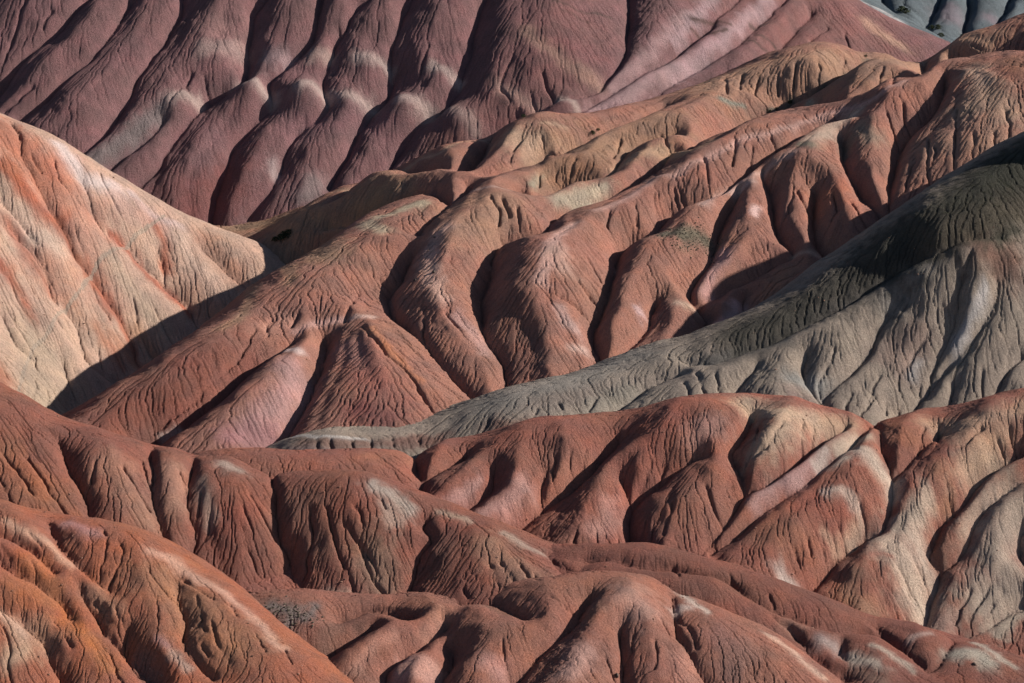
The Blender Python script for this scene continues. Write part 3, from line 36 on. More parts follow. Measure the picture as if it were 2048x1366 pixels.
"D":{"bumps":[],"base":[0.31,0.262,0.208],"cols":[[9.25,[0.24,0.225,0.195],[[37.4,870.7],[30.1,865.2],[22.8,858.1],[15.5,850.6],[8.4,846.4],[1.4,843.3],[-5.6,841.7]]],[5.73,[0.22,0.125,0.095],[[146.6,888.7],[151.2,882.5],[157.2,881.8]]],[9.8,[0.05,0.05,0.04],[[155.9,917.1],[161.1,911.1],[149.5,899.5]]],[9.89,[0.045,0.046,0.036],[[167.6,928.3],[162.3,923.2],[162.5,905.1]]],[4.11,[0.12,0.11,0.1],[[126.3,884.1],[119.3,882.3],[112.3,879.5],[105.1,875.9],[96.7,871.7],[88.4,867.6]]],[3.73,[0.13,0.125,0.115],[[85.2,861.9],[72.0,861.6],[61.1,858.0]]],[2.24,[0.06,0.065,0.05],[[154.7,888.0],[160.1,891.9]]],[3.79,[0.31,0.285,0.245],[[132.2,880.5],[126.7,877.9],[118.4,874.4]]],[5.27,[0.285,0.215,0.175],[[116.9,858.5],[125.3,863.1],[121.7,853.1]]],[1.72,[0.46,0.44,0.41],[[148.3,872.6],[145.5,868.4],[141.3,863.6],[137.7,859.2]]],[1.85,[0.36,0.34,0.31],[[126.2,854.9],[124.2,851.2]]],[3.06,[0.27,0.27,0.245],[[94.5,845.4],[86.6,845.8]]],[3.64,[0.27,0.205,0.175],[[87.1,838.3],[91.1,836.4]]],[3.67,[0.3,0.25,0.205],[[7.5,839.2],[18.0,842.4],[25.5,845.6],[33.0,848.2],[40.5,850.9],[48.0,852.1],[55.4,850.7]]],[3.6,[0.27,0.17,0.13],[[-5.5,830.2],[0.7,828.2],[7.4,826.1]]],[4.57,[0.27,0.25,0.205],[[36.5,846.3],[25.8,838.7]]],[0.75,[0.55,0.53,0.48],[[-68.2,834.8],[-56.5,824.7],[-48.9,825.1],[-41.7,825.9]]],[1.64,[0.42,0.43,0.38],[[-47.7,821.7],[-44.0,820.8],[-40.0,823.7]]],[1.2,[0.5,0.5,0.45],[[-23.1,825.8],[-18.4,826.0]]],[2.7,[0.22,0.125,0.1],[[-32.4,827.0],[-27.8,828.5],[-23.1,827.7]]],[1.49,[0.45,0.38,0.32],[[-61.5,821.4],[-58.9,820.9]]],[2.67,[0.2,0.16,0.15],[[-66.6,820.2],[-53.6,818.2]]],[1.2,[0.12,0.1,0.09],[[-7.6,833.0],[-8.1,830.2]]],[4.63,[0.28,0.235,0.19],[[154.2,859.6],[147.8,850.0]]],[12.2,[0.042,0.043,0.033],[[169.9,924.2],[160.7,917.1],[151.4,908.6],[144.0,901.9],[137.1,897.7],[130.5,894.6],[124.0,892.1]]],[9.83,[0.055,0.054,0.044],[[120.7,890.7],[115.7,888.0],[107.6,885.1],[99.3,880.7],[91.8,876.6],[84.5,872.9],[71.7,868.8]]],[7.22,[0.085,0.075,0.055],[[163.1,899.4],[149.1,891.7],[141.7,889.0],[134.5,887.8]]],[3.29,[0.19,0.12,0.095],[[-62.7,823.3],[-56.4,821.9],[-48.7,822.6],[-39.1,824.9],[-30.4,827.6],[-21.1,827.5]]],[0.75,[0.5,0.47,0.42],[[-67.5,832.8],[-58.1,825.4],[-49.4,825.5],[-44.3,825.8]]]],"res":[0.335,0.44],"k":0.42,"wmax":22,"ctrl":[[172.6,952.0,92.1],[134.0,932.0,74.9],[104.4,915.0,60.0],[73.9,897.0,44.2],[47.3,882.0,41.4],[-3.7,852.0,34.9],[-44.9,835.0,27.8],[-64.6,832.0,29.4],[157.2,842.0,35.9],[103.2,836.0,33.2],[69.6,838.0,38.9],[161.9,884.0,79.8],[145.9,879.0,74.7],[105.4,863.0,56.6],[73.9,855.0,45.3],[55.3,856.0,43.4],[27.3,852.0,38.2],[-6.7,838.0,33.3],[34.4,832.0,33.0],[-18.8,826.0,28.7],[-70.3,825.0,23.4],[121.4,862.0,43.8],[162.6,880.0,54.6],[196.1,945.0,105.0],[208.6,930.0,119.3],[208.6,912.0,65.1],[196.7,845.0,33.2],[232.8,930.0,124.5],[261.2,930.0,77.1],[144.8,805.0,19.0],[55.6,805.0,26.9],[-48.4,812.0,22.7],[-18.8,824.0,17.3],[292.3,1027.0,103.3],[292.3,1067.0,80.3],[253.4,1009.1,100.1],[253.4,1049.1,77.1],[209.8,964.4,99.4],[209.8,1004.4,76.4],[184.1,980.6,82.4],[184.1,1020.6,59.4],[143.2,970.1,62.6],[143.2,1010.1,39.6],[104.3,943.9,43.3],[104.3,983.9,20.3],[60.4,917.5,26.0],[60.4,957.5,3.0],[19.7,892.6,22.1],[19.7,932.6,-0.9],[-11.4,877.6,17.0],[-11.4,917.6,-6.0],[-44.9,864.2,11.1],[-44.9,904.2,-11.9],[-76.3,854.7,7.3],[-76.3,894.7,-15.7]],"ext":[-87.9,284.1,808.7,1037.0],"crest":[[[292.3,997.0],[283.8,997.0],[275.2,997.0],[266.6,997.0],[258.0,997.0],[235.5,941.5],[225.0,931.3],[216.9,930.8],[209.2,932.1],[201.8,934.7],[195.4,937.1],[188.9,939.5],[182.2,940.8],[170.0,937.4],[159.5,930.7],[148.8,924.3],[140.1,919.5],[130.6,908.6],[122.0,902.9],[111.8,896.5],[102.6,898.5],[92.1,888.7],[81.9,879.2],[72.1,874.6],[59.3,871.6],[46.7,870.8],[37.2,869.3],[27.7,867.7],[19.7,860.9],[11.8,852.8],[4.0,847.5],[-3.7,844.4],[-11.4,843.5],[-19.1,843.3],[-26.8,841.7],[-34.3,836.7],[-44.5,827.0],[-55.0,826.0],[-64.4,829.9],[-70.3,826.9],[-75.9,820.7]]],"r":[[[179.9,908.3],[171.5,899.6],[163.2,890.9],[148.6,883.4],[142.1,882.6],[135.7,882.9],[129.0,880.0],[121.4,878.0],[112.9,873.9],[104.1,865.6],[95.7,860.3],[84.7,855.5],[76.7,854.5],[70.3,852.9],[61.0,856.1],[50.4,856.5],[44.9,856.5],[36.7,852.3],[28.7,847.9],[20.7,844.6],[10.1,840.1],[2.3,837.8],[-5.6,836.3],[-9.7,832.9]],[[137.8,882.7],[134.5,876.2],[131.4,871.7],[125.7,866.8],[119.8,860.7],[113.7,853.3],[107.7,845.4],[101.7,837.1]],[[148.6,872.6],[143.6,865.8],[138.3,859.9],[133.0,854.1]],[[160.9,871.2],[156.3,864.1],[150.0,855.5],[140.8,848.6],[136.2,840.2]],[[112.9,873.3],[108.3,864.2],[103.4,857.8],[99.0,849.3]],[[83.0,854.4],[84.1,847.9],[87.5,843.4],[91.1,836.4]],[[154.7,850.0],[151.3,844.6],[149.0,838.7]],[[133.6,860.7],[128.7,853.8],[123.7,846.3]]],"g":[[[154.8,888.8],[143.6,886.0],[135.3,884.1],[127.4,884.2],[116.3,880.3],[105.1,875.1],[93.9,869.4],[82.9,865.0],[71.9,861.1],[63.7,857.7],[55.7,857.4]],[[123.4,876.1],[120.4,872.7],[115.6,867.0],[111.8,860.6],[108.7,855.8],[102.8,849.6],[98.2,845.3],[95.2,840.8],[96.4,836.1]],[[141.5,876.4],[140.0,871.9],[138.9,866.2],[135.8,861.0],[132.8,857.9],[130.3,854.0],[127.6,848.1],[120.5,839.9]],[[152.8,875.9],[149.9,869.0],[145.0,863.1],[139.8,858.4],[135.2,854.9],[131.1,851.2],[126.9,846.5]],[[92.2,856.8],[90.2,850.1],[90.4,846.1],[93.2,841.9],[95.6,839.0]],[[76.6,852.8],[72.7,848.8],[69.2,843.7],[69.0,840.6]],[[159.5,859.4],[154.2,854.5],[147.8,845.1],[144.5,840.0]],[[136.8,850.2],[134.5,843.9],[134.4,838.5]],[[52.7,853.7],[43.1,851.2],[33.3,842.1],[27.3,833.9]]],"m":[[[-59.1,825.0],[-58.2,818.2]],[[-55.0,824.1],[-53.6,817.4]],[[-48.8,824.3],[-47.5,819.1]],[[-36.6,828.5],[-36.0,824.8]],[[-42.7,826.3],[-43.0,821.1]],[[-28.4,829.7],[-27.8,826.4]],[[100.1,856.0],[97.0,850.2],[95.1,846.7],[94.4,844.1],[95.3,841.4]],[[129.5,862.7],[126.0,858.5],[121.2,853.0],[119.1,847.7],[119.7,842.7],[117.8,839.4]],[[145.4,852.4],[144.7,846.1],[144.6,840.6]],[[113.4,850.2],[111.4,845.1],[106.8,835.9]],[[104.3,843.1],[101.7,837.1]],[[133.3,869.0],[132.5,866.0]],[[145.2,881.5],[142.7,877.8],[140.6,873.0]],[[126.2,849.6],[124.5,843.5]],[[111.7,842.9],[108.0,837.2]],[[115.0,844.2],[114.5,838.9]],[[57.0,851.6],[59.0,839.8]],[[62.6,848.1],[63.8,842.1]],[[53.1,847.5],[54.6,836.4]],[[14.3,839.3],[16.8,832.6]],[[7.5,835.6],[5.9,829.6]],[[25.9,843.3],[22.6,835.9]],[[-7.1,833.6],[-8.6,829.6]],[[125.3,873.9],[122.8,870.6]],[[134.4,869.8],[138.6,868.7]],[[155.9,860.0],[153.1,854.6]],[[144.1,859.7],[137.6,853.3]]],"s_shrub":[],"s_rock":[],"s_scrub":[[[167.4,930.8],[163.2,925.3],[157.9,919.2],[152.3,911.4],[146.1,906.5],[142.1,901.4],[162.7,914.2],[156.7,903.8],[150.0,894.9],[163.7,901.7],[158.2,894.0],[154.6,887.2],[159.5,891.1],[143.6,886.0]]],"s_gravel":[],"path":[]},
"E":{"bumps":[],"base":[0.285,0.122,0.088],"cols":[[4.45,[0.5,0.38,0.27],[[70.2,823.0],[76.9,818.0],[83.7,814.0],[90.6,816.2]]],[2.97,[0.47,0.33,0.22],[[94.4,817.8],[102.3,819.8]]],[4.39,[0.48,0.36,0.26],[[81.3,809.3],[75.9,804.0],[72.7,801.5]]],[4.15,[0.45,0.31,0.215],[[125.4,819.7],[135.0,816.1],[145.3,817.4],[153.1,819.7]]],[4.42,[0.4,0.25,0.17],[[136.7,809.8],[144.7,812.5]]],[5.03,[0.31,0.14,0.09],[[112.3,817.6],[119.5,813.5]]],[2.94,[0.5,0.41,0.31],[[96.4,806.6],[103.2,813.2]]],[3.52,[0.41,0.23,0.185],[[59.6,810.3],[53.9,807.3]]],[2.62,[0.54,0.44,0.345],[[102.7,804.4],[106.8,800.1],[110.3,798.5],[111.3,794.5]]],[1.6,[0.52,0.44,0.35],[[98.0,802.0],[95.7,799.4]]],[3.18,[0.3,0.135,0.095],[[97.4,796.1],[103.2,793.6]]],[1.15,[0.52,0.4,0.32],[[90.9,789.8],[95.8,789.0],[99.7,787.3]]],[6.23,[0.32,0.15,0.1],[[76.0,776.9],[86.8,775.7]]],[1.43,[0.46,0.31,0.22],[[99.5,784.6],[97.2,780.5]]],[1.42,[0.45,0.29,0.2],[[90.1,779.9],[93.5,777.6]]],[2.24,[0.54,0.46,0.4],[[77.3,765.9],[80.2,764.6]]],[1.88,[0.44,0.28,0.25],[[90.3,801.1],[84.9,796.2],[78.1,791.7],[70.8,787.4]]],[1.31,[0.54,0.45,0.38],[[93.0,803.5],[89.2,799.9]]],[2.87,[0.47,0.38,0.29],[[120.9,794.6],[116.2,787.6],[112.4,784.5]]],[5.36,[0.53,0.43,0.33],[[108.5,780.0],[113.0,775.2],[115.2,771.3],[116.8,766.3]]],[3.69,[0.5,0.41,0.32],[[118.3,782.4],[120.3,777.4]]],[3.9,[0.34,0.19,0.125],[[98.1,768.9],[96.2,763.7],[100.6,759.0]]],[1.98,[0.26,0.13,0.095],[[99.9,777.4],[95.5,772.3]]],[0.71,[0.4,0.2,0.15],[[103.6,775.4],[108.6,776.1]]],[0.71,[0.38,0.18,0.13],[[105.5,784.1],[109.9,784.0]]],[2.9,[0.34,0.185,0.12],[[125.5,799.7],[129.3,797.4],[127.5,793.6]]],[4.38,[0.43,0.31,0.22],[[141.5,806.3],[134.4,802.0]]],[2.45,[0.42,0.3,0.22],[[144.7,799.5],[137.0,793.9],[131.8,787.3]]],[3.42,[0.27,0.14,0.1],[[126.3,783.2],[124.1,780.2]]],[7.38,[0.39,0.33,0.26],[[146.2,791.4],[139.9,780.8],[142.8,774.5],[134.8,769.7]]],[3.07,[0.29,0.21,0.17],[[125.4,764.9],[122.1,761.9]]],[3.07,[0.41,0.35,0.27],[[138.9,762.8],[143.3,766.3]]],[6.56,[0.3,0.145,0.105],[[56.9,786.2],[52.1,779.0],[59.2,782.5]]],[2.02,[0.45,0.26,0.22],[[-9.3,797.1],[-14.3,792.1],[-19.2,788.7]]],[2.87,[0.48,0.275,0.23],[[3.7,794.8],[-0.3,789.9],[-5.3,785.5],[-7.7,782.2]]],[2.85,[0.45,0.245,0.195],[[28.0,787.1],[28.3,781.7],[24.3,778.2]]],[4.4,[0.36,0.155,0.095],[[-40.7,805.1],[-33.4,811.6]]],[5.84,[0.31,0.15,0.105],[[14.8,802.7],[19.9,805.4]]]],"res":[0.26,0.34],"k":0.8,"wmax":20,"ctrl":[[-83.3,812.0,27.4],[-62.9,808.0,27.4],[-39.3,812.0,29.8],[-26.0,815.0,30.3],[-6.6,818.0,31.6],[9.9,820.0,35.7],[47.4,822.0,39.7],[68.7,826.0,42.6],[89.9,826.0,38.3],[115.6,826.0,35.9],[141.2,826.0,38.0],[154.3,826.0,41.2],[0.9,780.0,17.8],[-26.9,792.0,24.0],[-47.8,802.0,26.5],[16.7,775.0,13.6],[53.7,770.0,13.4],[87.7,763.0,4.0],[117.6,761.0,-4.4],[146.6,765.0,-5.4],[149.5,790.0,17.0],[98.4,790.0,24.8],[40.5,798.0,28.0],[185.5,830.0,41.7],[175.4,765.0,-3.8],[24.4,738.0,0.4],[93.7,735.0,-13.3],[-66.4,772.0,16.4],[-92.5,806.0,24.9],[-95.9,841.1,10.0],[-95.9,881.1,-13.0],[-51.1,839.2,11.5],[-51.1,879.2,-11.5],[-15.5,845.6,13.9],[-15.5,885.6,-9.1],[16.6,849.7,18.9],[16.6,889.7,-4.1],[47.4,851.8,22.8],[47.4,891.8,-0.2],[89.8,855.0,21.7],[89.8,895.0,-1.3],[122.2,854.8,19.1],[122.2,894.8,-3.9],[154.5,857.1,23.8],[154.5,897.1,0.8]],"ext":[-106.6,188.1,744.5,871.2],"crest":[[[-94.6,799.5],[-81.8,797.5],[-70.7,794.7],[-61.9,795.3],[-50.5,799.0],[-39.0,806.1],[-32.6,811.9],[-25.9,813.4],[-15.5,813.3],[-6.5,810.8],[1.6,811.2],[9.8,814.1],[16.5,813.8],[23.3,815.7],[30.1,818.2],[36.7,817.0],[47.0,814.9],[59.1,818.1],[68.5,823.7],[77.2,820.6],[89.0,817.5],[101.4,821.2],[108.9,826.8],[114.9,821.1],[121.5,819.9],[128.5,821.2],[139.9,818.5],[146.6,819.9],[153.3,821.1],[160.8,821.0],[168.4,821.0],[176.1,822.0]]],"r":[[[-40.8,807.5],[-35.5,799.8],[-30.3,793.7]],[[-18.6,811.1],[-22.5,804.5],[-24.4,797.5]],[[-2.3,806.6],[-4.4,804.9],[-6.9,802.4],[-10.3,796.3],[-15.3,791.4],[-20.2,787.6]],[[9.8,806.2],[5.7,798.4],[2.2,793.2],[-2.8,789.6],[-7.7,784.7],[-12.6,780.8]],[[40.1,807.2],[34.9,802.2],[31.8,799.6],[29.1,791.9],[27.4,785.4],[26.3,778.3],[27.0,770.0]],[[52.4,802.5],[47.1,793.2],[44.2,783.8],[43.0,777.6],[41.2,770.5]],[[69.1,823.2],[62.2,811.3],[55.4,806.4],[50.8,804.1],[52.5,798.5],[55.5,789.6],[56.8,784.5],[55.5,778.4],[52.3,773.0]],[[105.1,821.6],[95.9,807.4],[90.3,801.1],[84.9,796.2],[78.1,791.7],[70.8,787.4],[65.7,784.4],[63.1,781.7],[59.9,778.0]],[[110.0,819.4],[106.2,808.9],[104.4,801.5],[100.2,793.8],[96.8,789.3],[93.5,785.1],[88.6,779.2],[82.7,772.3],[78.3,766.3],[79.1,763.0]],[[98.1,803.8],[94.6,798.1],[91.1,792.4],[85.7,786.8],[78.3,781.6],[71.1,776.5],[65.9,771.8]],[[134.2,810.2],[128.5,804.6],[124.7,802.0],[119.0,796.1],[115.9,789.1],[111.9,784.5],[109.0,780.0],[106.0,774.4],[103.9,768.2],[107.5,763.6],[111.7,760.4]],[[151.1,803.8],[143.2,799.6],[136.6,794.8],[132.0,789.2],[130.0,784.8],[128.2,781.7]],[[153.1,798.7],[150.2,796.5],[143.6,790.9],[138.9,784.6],[136.0,780.6],[131.4,774.9],[127.3,768.9],[123.3,763.9],[120.0,760.0]],[[150.9,779.5],[144.1,772.5],[137.0,766.7],[131.3,760.5]],[[83.8,814.7],[80.2,807.9],[77.7,801.4],[75.5,797.8],[71.7,794.1]],[[124.9,816.0],[120.0,808.4],[115.3,802.4]]],"g":[[[-29.6,820.0],[-28.2,807.8],[-26.3,801.3],[-25.9,798.6],[-26.8,795.0],[-28.3,792.1]],[[-5.4,802.2],[-6.3,797.6],[-6.8,795.4],[-11.3,790.9],[-15.7,787.0],[-20.1,784.2]],[[10.3,802.4],[8.7,797.2],[8.9,793.0],[8.7,790.8]],[[32.3,814.5],[28.1,809.9],[23.9,804.2],[19.8,800.6],[13.7,795.3],[9.2,790.8],[5.1,787.2],[0.7,782.9],[-2.3,778.8]],[[32.3,798.0],[34.1,793.2],[35.0,789.6],[34.4,784.4],[35.2,779.1],[36.0,773.7]],[[55.0,802.8],[44.8,797.2],[38.2,793.5],[35.0,789.6]],[[71.4,818.7],[68.3,810.0],[64.5,805.6],[65.8,801.5],[67.4,795.0],[67.7,791.5],[65.4,787.4],[62.7,783.7],[59.5,779.2],[56.4,775.7],[51.2,770.7],[48.2,768.0]],[[99.7,818.8],[92.8,811.2],[87.1,804.3],[79.5,797.1],[74.2,793.1],[68.1,790.8]],[[107.7,821.9],[102.0,812.1],[96.2,804.2],[91.2,798.9],[85.3,793.8],[79.0,789.4],[72.7,785.1],[66.5,780.8],[62.9,777.7],[56.3,773.4]],[[109.9,831.2],[109.9,814.0],[110.9,808.6],[111.9,803.6],[112.4,798.6],[111.4,793.9],[109.5,789.1],[107.1,785.0],[102.4,782.9],[96.1,778.4],[92.3,775.0],[89.6,771.3],[85.3,766.6],[81.9,761.1]],[[128.4,818.7],[121.1,809.8],[115.9,803.7],[112.5,799.9]],[[152.0,809.7],[145.6,806.0],[138.4,801.0],[132.7,795.6],[127.2,790.4],[123.9,787.1],[122.1,784.0],[121.3,781.1],[123.5,778.6],[123.9,777.2],[122.5,773.7],[120.2,769.9],[118.1,764.7],[116.2,760.4],[113.8,756.5]],[[153.7,803.2],[144.5,797.9],[139.2,794.7],[135.2,791.0],[133.3,786.9],[131.9,783.6],[128.1,780.1],[124.5,778.4]],[[149.6,790.3],[147.5,788.4],[148.3,786.2],[148.7,782.7],[150.9,779.5]],[[147.4,771.6],[139.5,767.0],[134.1,763.5],[128.4,760.6]],[[-13.6,811.6],[-18.6,806.8],[-23.5,801.0],[-25.9,798.6]]],"m":[[[56.1,790.4],[57.8,785.5],[60.6,781.2]],[[73.4,811.3],[71.9,804.5],[69.1,800.3],[67.9,796.2]],[[86.2,813.0],[85.2,807.0],[85.4,802.5]],[[89.8,813.4],[88.4,807.2]],[[123.2,818.9],[121.4,811.9],[120.2,805.8]],[[80.4,810.7],[75.8,803.5],[71.1,800.1]],[[128.7,821.5],[126.4,811.4]],[[139.8,814.1],[130.7,806.0]],[[144.6,811.8],[145.9,808.7]],[[148.0,814.8],[149.2,810.8]],[[17.4,806.0],[16.8,802.0],[15.7,798.4]],[[21.9,807.5],[20.9,803.9]],[[12.8,804.9],[12.2,798.9]],[[40.9,801.4],[38.8,797.1],[35.6,792.5]],[[44.9,800.3],[42.2,796.0]],[[32.8,797.6],[34.9,802.2]],[[85.0,777.3],[85.7,773.9]],[[89.0,778.6],[89.8,774.3]],[[94.3,782.7],[96.2,779.6]],[[101.3,788.7],[102.5,784.2]],[[92.2,780.8],[93.5,777.8]],[[80.8,773.9],[82.6,770.8]],[[110.4,774.2],[115.0,769.3]],[[115.8,777.8],[120.3,771.7]],[[107.4,768.0],[113.3,761.8]],[[112.6,770.4],[117.2,765.3]],[[127.8,797.8],[129.3,791.9]],[[131.9,771.1],[126.2,763.7]],[[137.6,773.0],[130.3,764.7]],[[141.6,773.0],[134.4,765.8]],[[24.3,777.6],[25.1,770.6]],[[30.2,779.5],[31.5,773.0]],[[18.3,776.6],[17.7,769.2]],[[39.2,783.3],[37.1,777.3]],[[46.7,785.7],[43.9,777.2]],[[41.1,781.2],[39.8,772.3]]],"s_shrub":[],"s_rock":[],"s_scrub":[],"s_gravel":[],"path":[]},
"G":{"bumps":[],"base":[0.27,0.116,0.083],"cols":[[6.98,[0.36,0.155,0.09],[[-144.8,770.8],[-138.2,764.7],[-131.3,758.8]]],[5.61,[0.35,0.2,0.14],[[-114.1,775.2],[-107.1,767.7],[-103.1,761.0]]],[1.83,[0.35,0.25,0.195],[[-89.1,776.2],[-87.0,769.3],[-85.7,763.8]]],[2.14,[0.46,0.36,0.29],[[-83.9,784.0],[-80.7,781.5],[-77.3,781.1]]],[6.96,[0.29,0.14,0.1],[[-62.8,767.8],[-56.4,757.1]]],[2.45,[0.41,0.27,0.2],[[-50.6,744.9],[-44.9,743.4],[-44.8,743.4]]],[2.25,[0.43,0.37,0.31],[[-40.2,774.1],[-34.3,772.2],[-30.3,767.8]]],[2.52,[0.41,0.3,0.24],[[-34.1,764.0],[-35.1,767.0]]],[4.94,[0.35,0.22,0.15],[[-39.5,753.7],[-36.4,747.9]]],[4.92,[0.36,0.21,0.145],[[-6.0,753.4],[-0.3,746.5],[6.8,741.4]]],[1.52,[0.43,0.32,0.25],[[-2.2,760.5],[3.5,758.0],[8.3,757.8]]],[1.26,[0.43,0.31,0.23],[[-19.7,769.5],[-11.9,765.8]]],[3.85,[0.26,0.13,0.095],[[-19.5,755.8],[-21.3,749.8]]],[4.23,[0.37,0.21,0.15],[[-97.6,778.9],[-95.6,767.9]]]],"res":[0.26,0.33],"k":0.52,"wmax":18,"ctrl":[[-149.1,800.0,55.2],[-138.1,792.0,46.5],[-119.1,790.0,44.6],[-90.0,786.0,39.9],[-68.0,780.0,35.1],[-55.5,777.0,33.5],[-41.3,776.0,35.7],[-23.6,770.0,30.2],[-7.6,766.0,26.0],[11.2,758.0,20.7],[-143.2,758.0,34.1],[-115.1,755.0,29.3],[-89.8,750.0,17.8],[-67.4,746.0,10.5],[-47.7,744.0,12.1],[-31.1,744.0,12.1],[-13.0,742.0,13.7],[15.8,744.0,17.5],[-179.2,805.0,56.6],[-171.9,762.0,35.6],[-102.5,768.0,33.3],[-52.7,760.0,21.3],[-21.6,757.0,22.5],[31.7,752.0,12.5],[-97.1,715.0,10.7],[-30.0,712.0,4.7],[25.1,768.0,15.0],[-181.1,846.5,45.0],[-181.1,886.5,22.0],[-149.5,831.8,37.6],[-149.5,871.8,14.6],[-125.5,819.5,28.1],[-125.5,859.5,5.1],[-97.2,816.9,24.2],[-97.2,856.9,1.2],[-68.0,810.1,18.0],[-68.0,850.1,-5.0],[-49.3,809.3,18.7],[-49.3,849.3,-4.3],[-32.9,803.3,15.6],[-32.9,843.3,-7.4],[-12.9,797.6,10.5],[-12.9,837.6,-12.5],[9.3,789.9,3.7],[9.3,829.9,-19.3]],"ext":[-196.7,29.8,728.0,872.8],"crest":[[[-184.7,832.8],[-176.1,827.1],[-166.4,815.7],[-156.8,803.3],[-149.0,799.1],[-143.7,792.4],[-137.2,786.9],[-131.7,787.4],[-125.2,787.7],[-118.7,787.4],[-111.9,789.4],[-105.6,796.5],[-97.5,789.5],[-90.6,791.7],[-80.3,782.8],[-73.9,782.6],[-68.1,781.7],[-60.6,776.8],[-55.3,774.1],[-52.0,776.3],[-49.2,777.5],[-46.2,777.2],[-41.3,775.5],[-36.8,773.6],[-32.9,772.1],[-28.5,771.9],[-23.6,770.9],[-17.8,769.2],[-12.9,766.1],[-7.5,763.1],[-2.2,761.4],[4.0,759.6],[9.3,758.9],[14.1,756.9]]],"r":[[[-148.4,795.5],[-141.5,787.8],[-138.5,780.6],[-130.2,768.8],[-123.2,758.3],[-120.2,752.6]],[[-146.8,777.8],[-139.7,768.2],[-133.6,758.3]],[[-117.3,781.9],[-114.1,771.2],[-109.3,762.1],[-103.5,755.4],[-100.6,749.3]],[[-99.3,786.0],[-97.7,775.5],[-96.1,767.7],[-93.5,760.5],[-91.5,752.6]],[[-86.1,786.1],[-82.6,774.2],[-77.0,764.7],[-71.8,756.8],[-66.5,749.0],[-64.3,743.4]],[[-62.4,777.9],[-58.9,768.7],[-55.1,758.6],[-52.2,749.1],[-50.4,741.8]],[[-12.9,764.8],[-13.1,760.8],[-13.7,755.7],[-15.5,749.2],[-19.2,743.9],[-22.9,740.0]],[[-36.8,773.6],[-34.1,765.1],[-32.5,760.7],[-31.5,756.9],[-33.7,750.7],[-35.8,742.7]],[[-2.2,760.5],[2.6,753.9],[7.3,747.2],[11.5,740.4]],[[-46.2,776.7],[-47.8,768.5],[-45.4,759.1],[-41.3,750.4],[-39.1,742.4]],[[-17.8,769.0],[-18.7,764.5],[-19.6,762.2]]],"g":[[[-131.1,785.7],[-127.9,779.6],[-124.1,772.7],[-121.5,767.5],[-119.6,763.1],[-118.3,757.9],[-116.9,752.4]],[[-105.0,796.5],[-104.3,786.5],[-102.9,778.3],[-102.2,770.6],[-99.6,764.1],[-97.8,760.0],[-97.5,755.8],[-96.1,750.6]],[[-93.0,794.8],[-92.5,786.0],[-92.5,775.9],[-92.5,770.0],[-91.1,765.2],[-89.4,761.9],[-88.7,753.4],[-87.5,749.2]],[[-69.9,791.2],[-69.0,781.2],[-67.3,777.0],[-67.5,773.3],[-66.2,767.9],[-65.0,762.6],[-62.9,759.9],[-63.0,754.0],[-62.6,746.4],[-61.9,742.1]],[[-24.5,767.6],[-25.5,765.0],[-22.7,760.6],[-25.3,757.6],[-27.0,751.6],[-27.9,747.2],[-29.7,743.8],[-31.5,740.1]],[[11.2,758.5],[14.0,752.8],[15.4,750.7],[17.8,747.2]]],"m":[[[-106.3,782.3],[-104.6,776.1],[-102.8,772.6]],[[-95.7,780.0],[-93.9,775.3],[-92.7,772.1]],[[-52.6,768.2],[-50.9,763.0],[-49.7,758.1],[-47.1,753.2],[-45.1,748.1]],[[-57.0,768.2],[-56.2,762.2],[-57.3,755.6],[-58.1,751.6],[-62.3,749.0]],[[-144.2,773.4],[-138.5,766.5],[-133.9,760.7]],[[-137.5,773.6],[-132.8,767.1],[-127.7,760.6],[-124.4,756.5]],[[-144.0,765.0],[-140.0,757.0],[-138.2,753.7]],[[-134.5,769.2],[-129.3,761.9]],[[-74.7,773.1],[-69.5,766.3],[-67.3,762.4]],[[-77.4,770.3],[-73.1,762.8]],[[-74.1,757.1],[-70.5,751.7],[-65.5,747.8]],[[-110.7,775.0],[-106.3,769.0],[-102.1,764.7]],[[-118.6,776.3],[-118.9,770.0]],[[-85.1,769.9],[-85.3,764.9],[-86.4,760.0]],[[-88.3,772.5],[-88.8,766.1]],[[-47.5,762.5],[-42.0,756.2],[-36.9,748.7]],[[-48.2,755.2],[-45.0,747.7],[-42.4,742.0]],[[-42.5,756.3],[-39.9,750.3],[-35.4,744.1]],[[-37.2,769.9],[-35.6,766.9]],[[-44.3,766.5],[-41.2,761.3]],[[-3.2,747.8],[0.6,742.0],[2.0,739.3]],[[-6.0,747.4],[-3.1,740.0]],[[2.5,747.3],[5.8,740.5]],[[6.3,743.6],[9.1,739.6]],[[-13.5,740.8],[-12.1,737.6]]],"s_shrub":[],"s_rock":[],"s_scrub":[],"s_gravel":[],"path":[]},
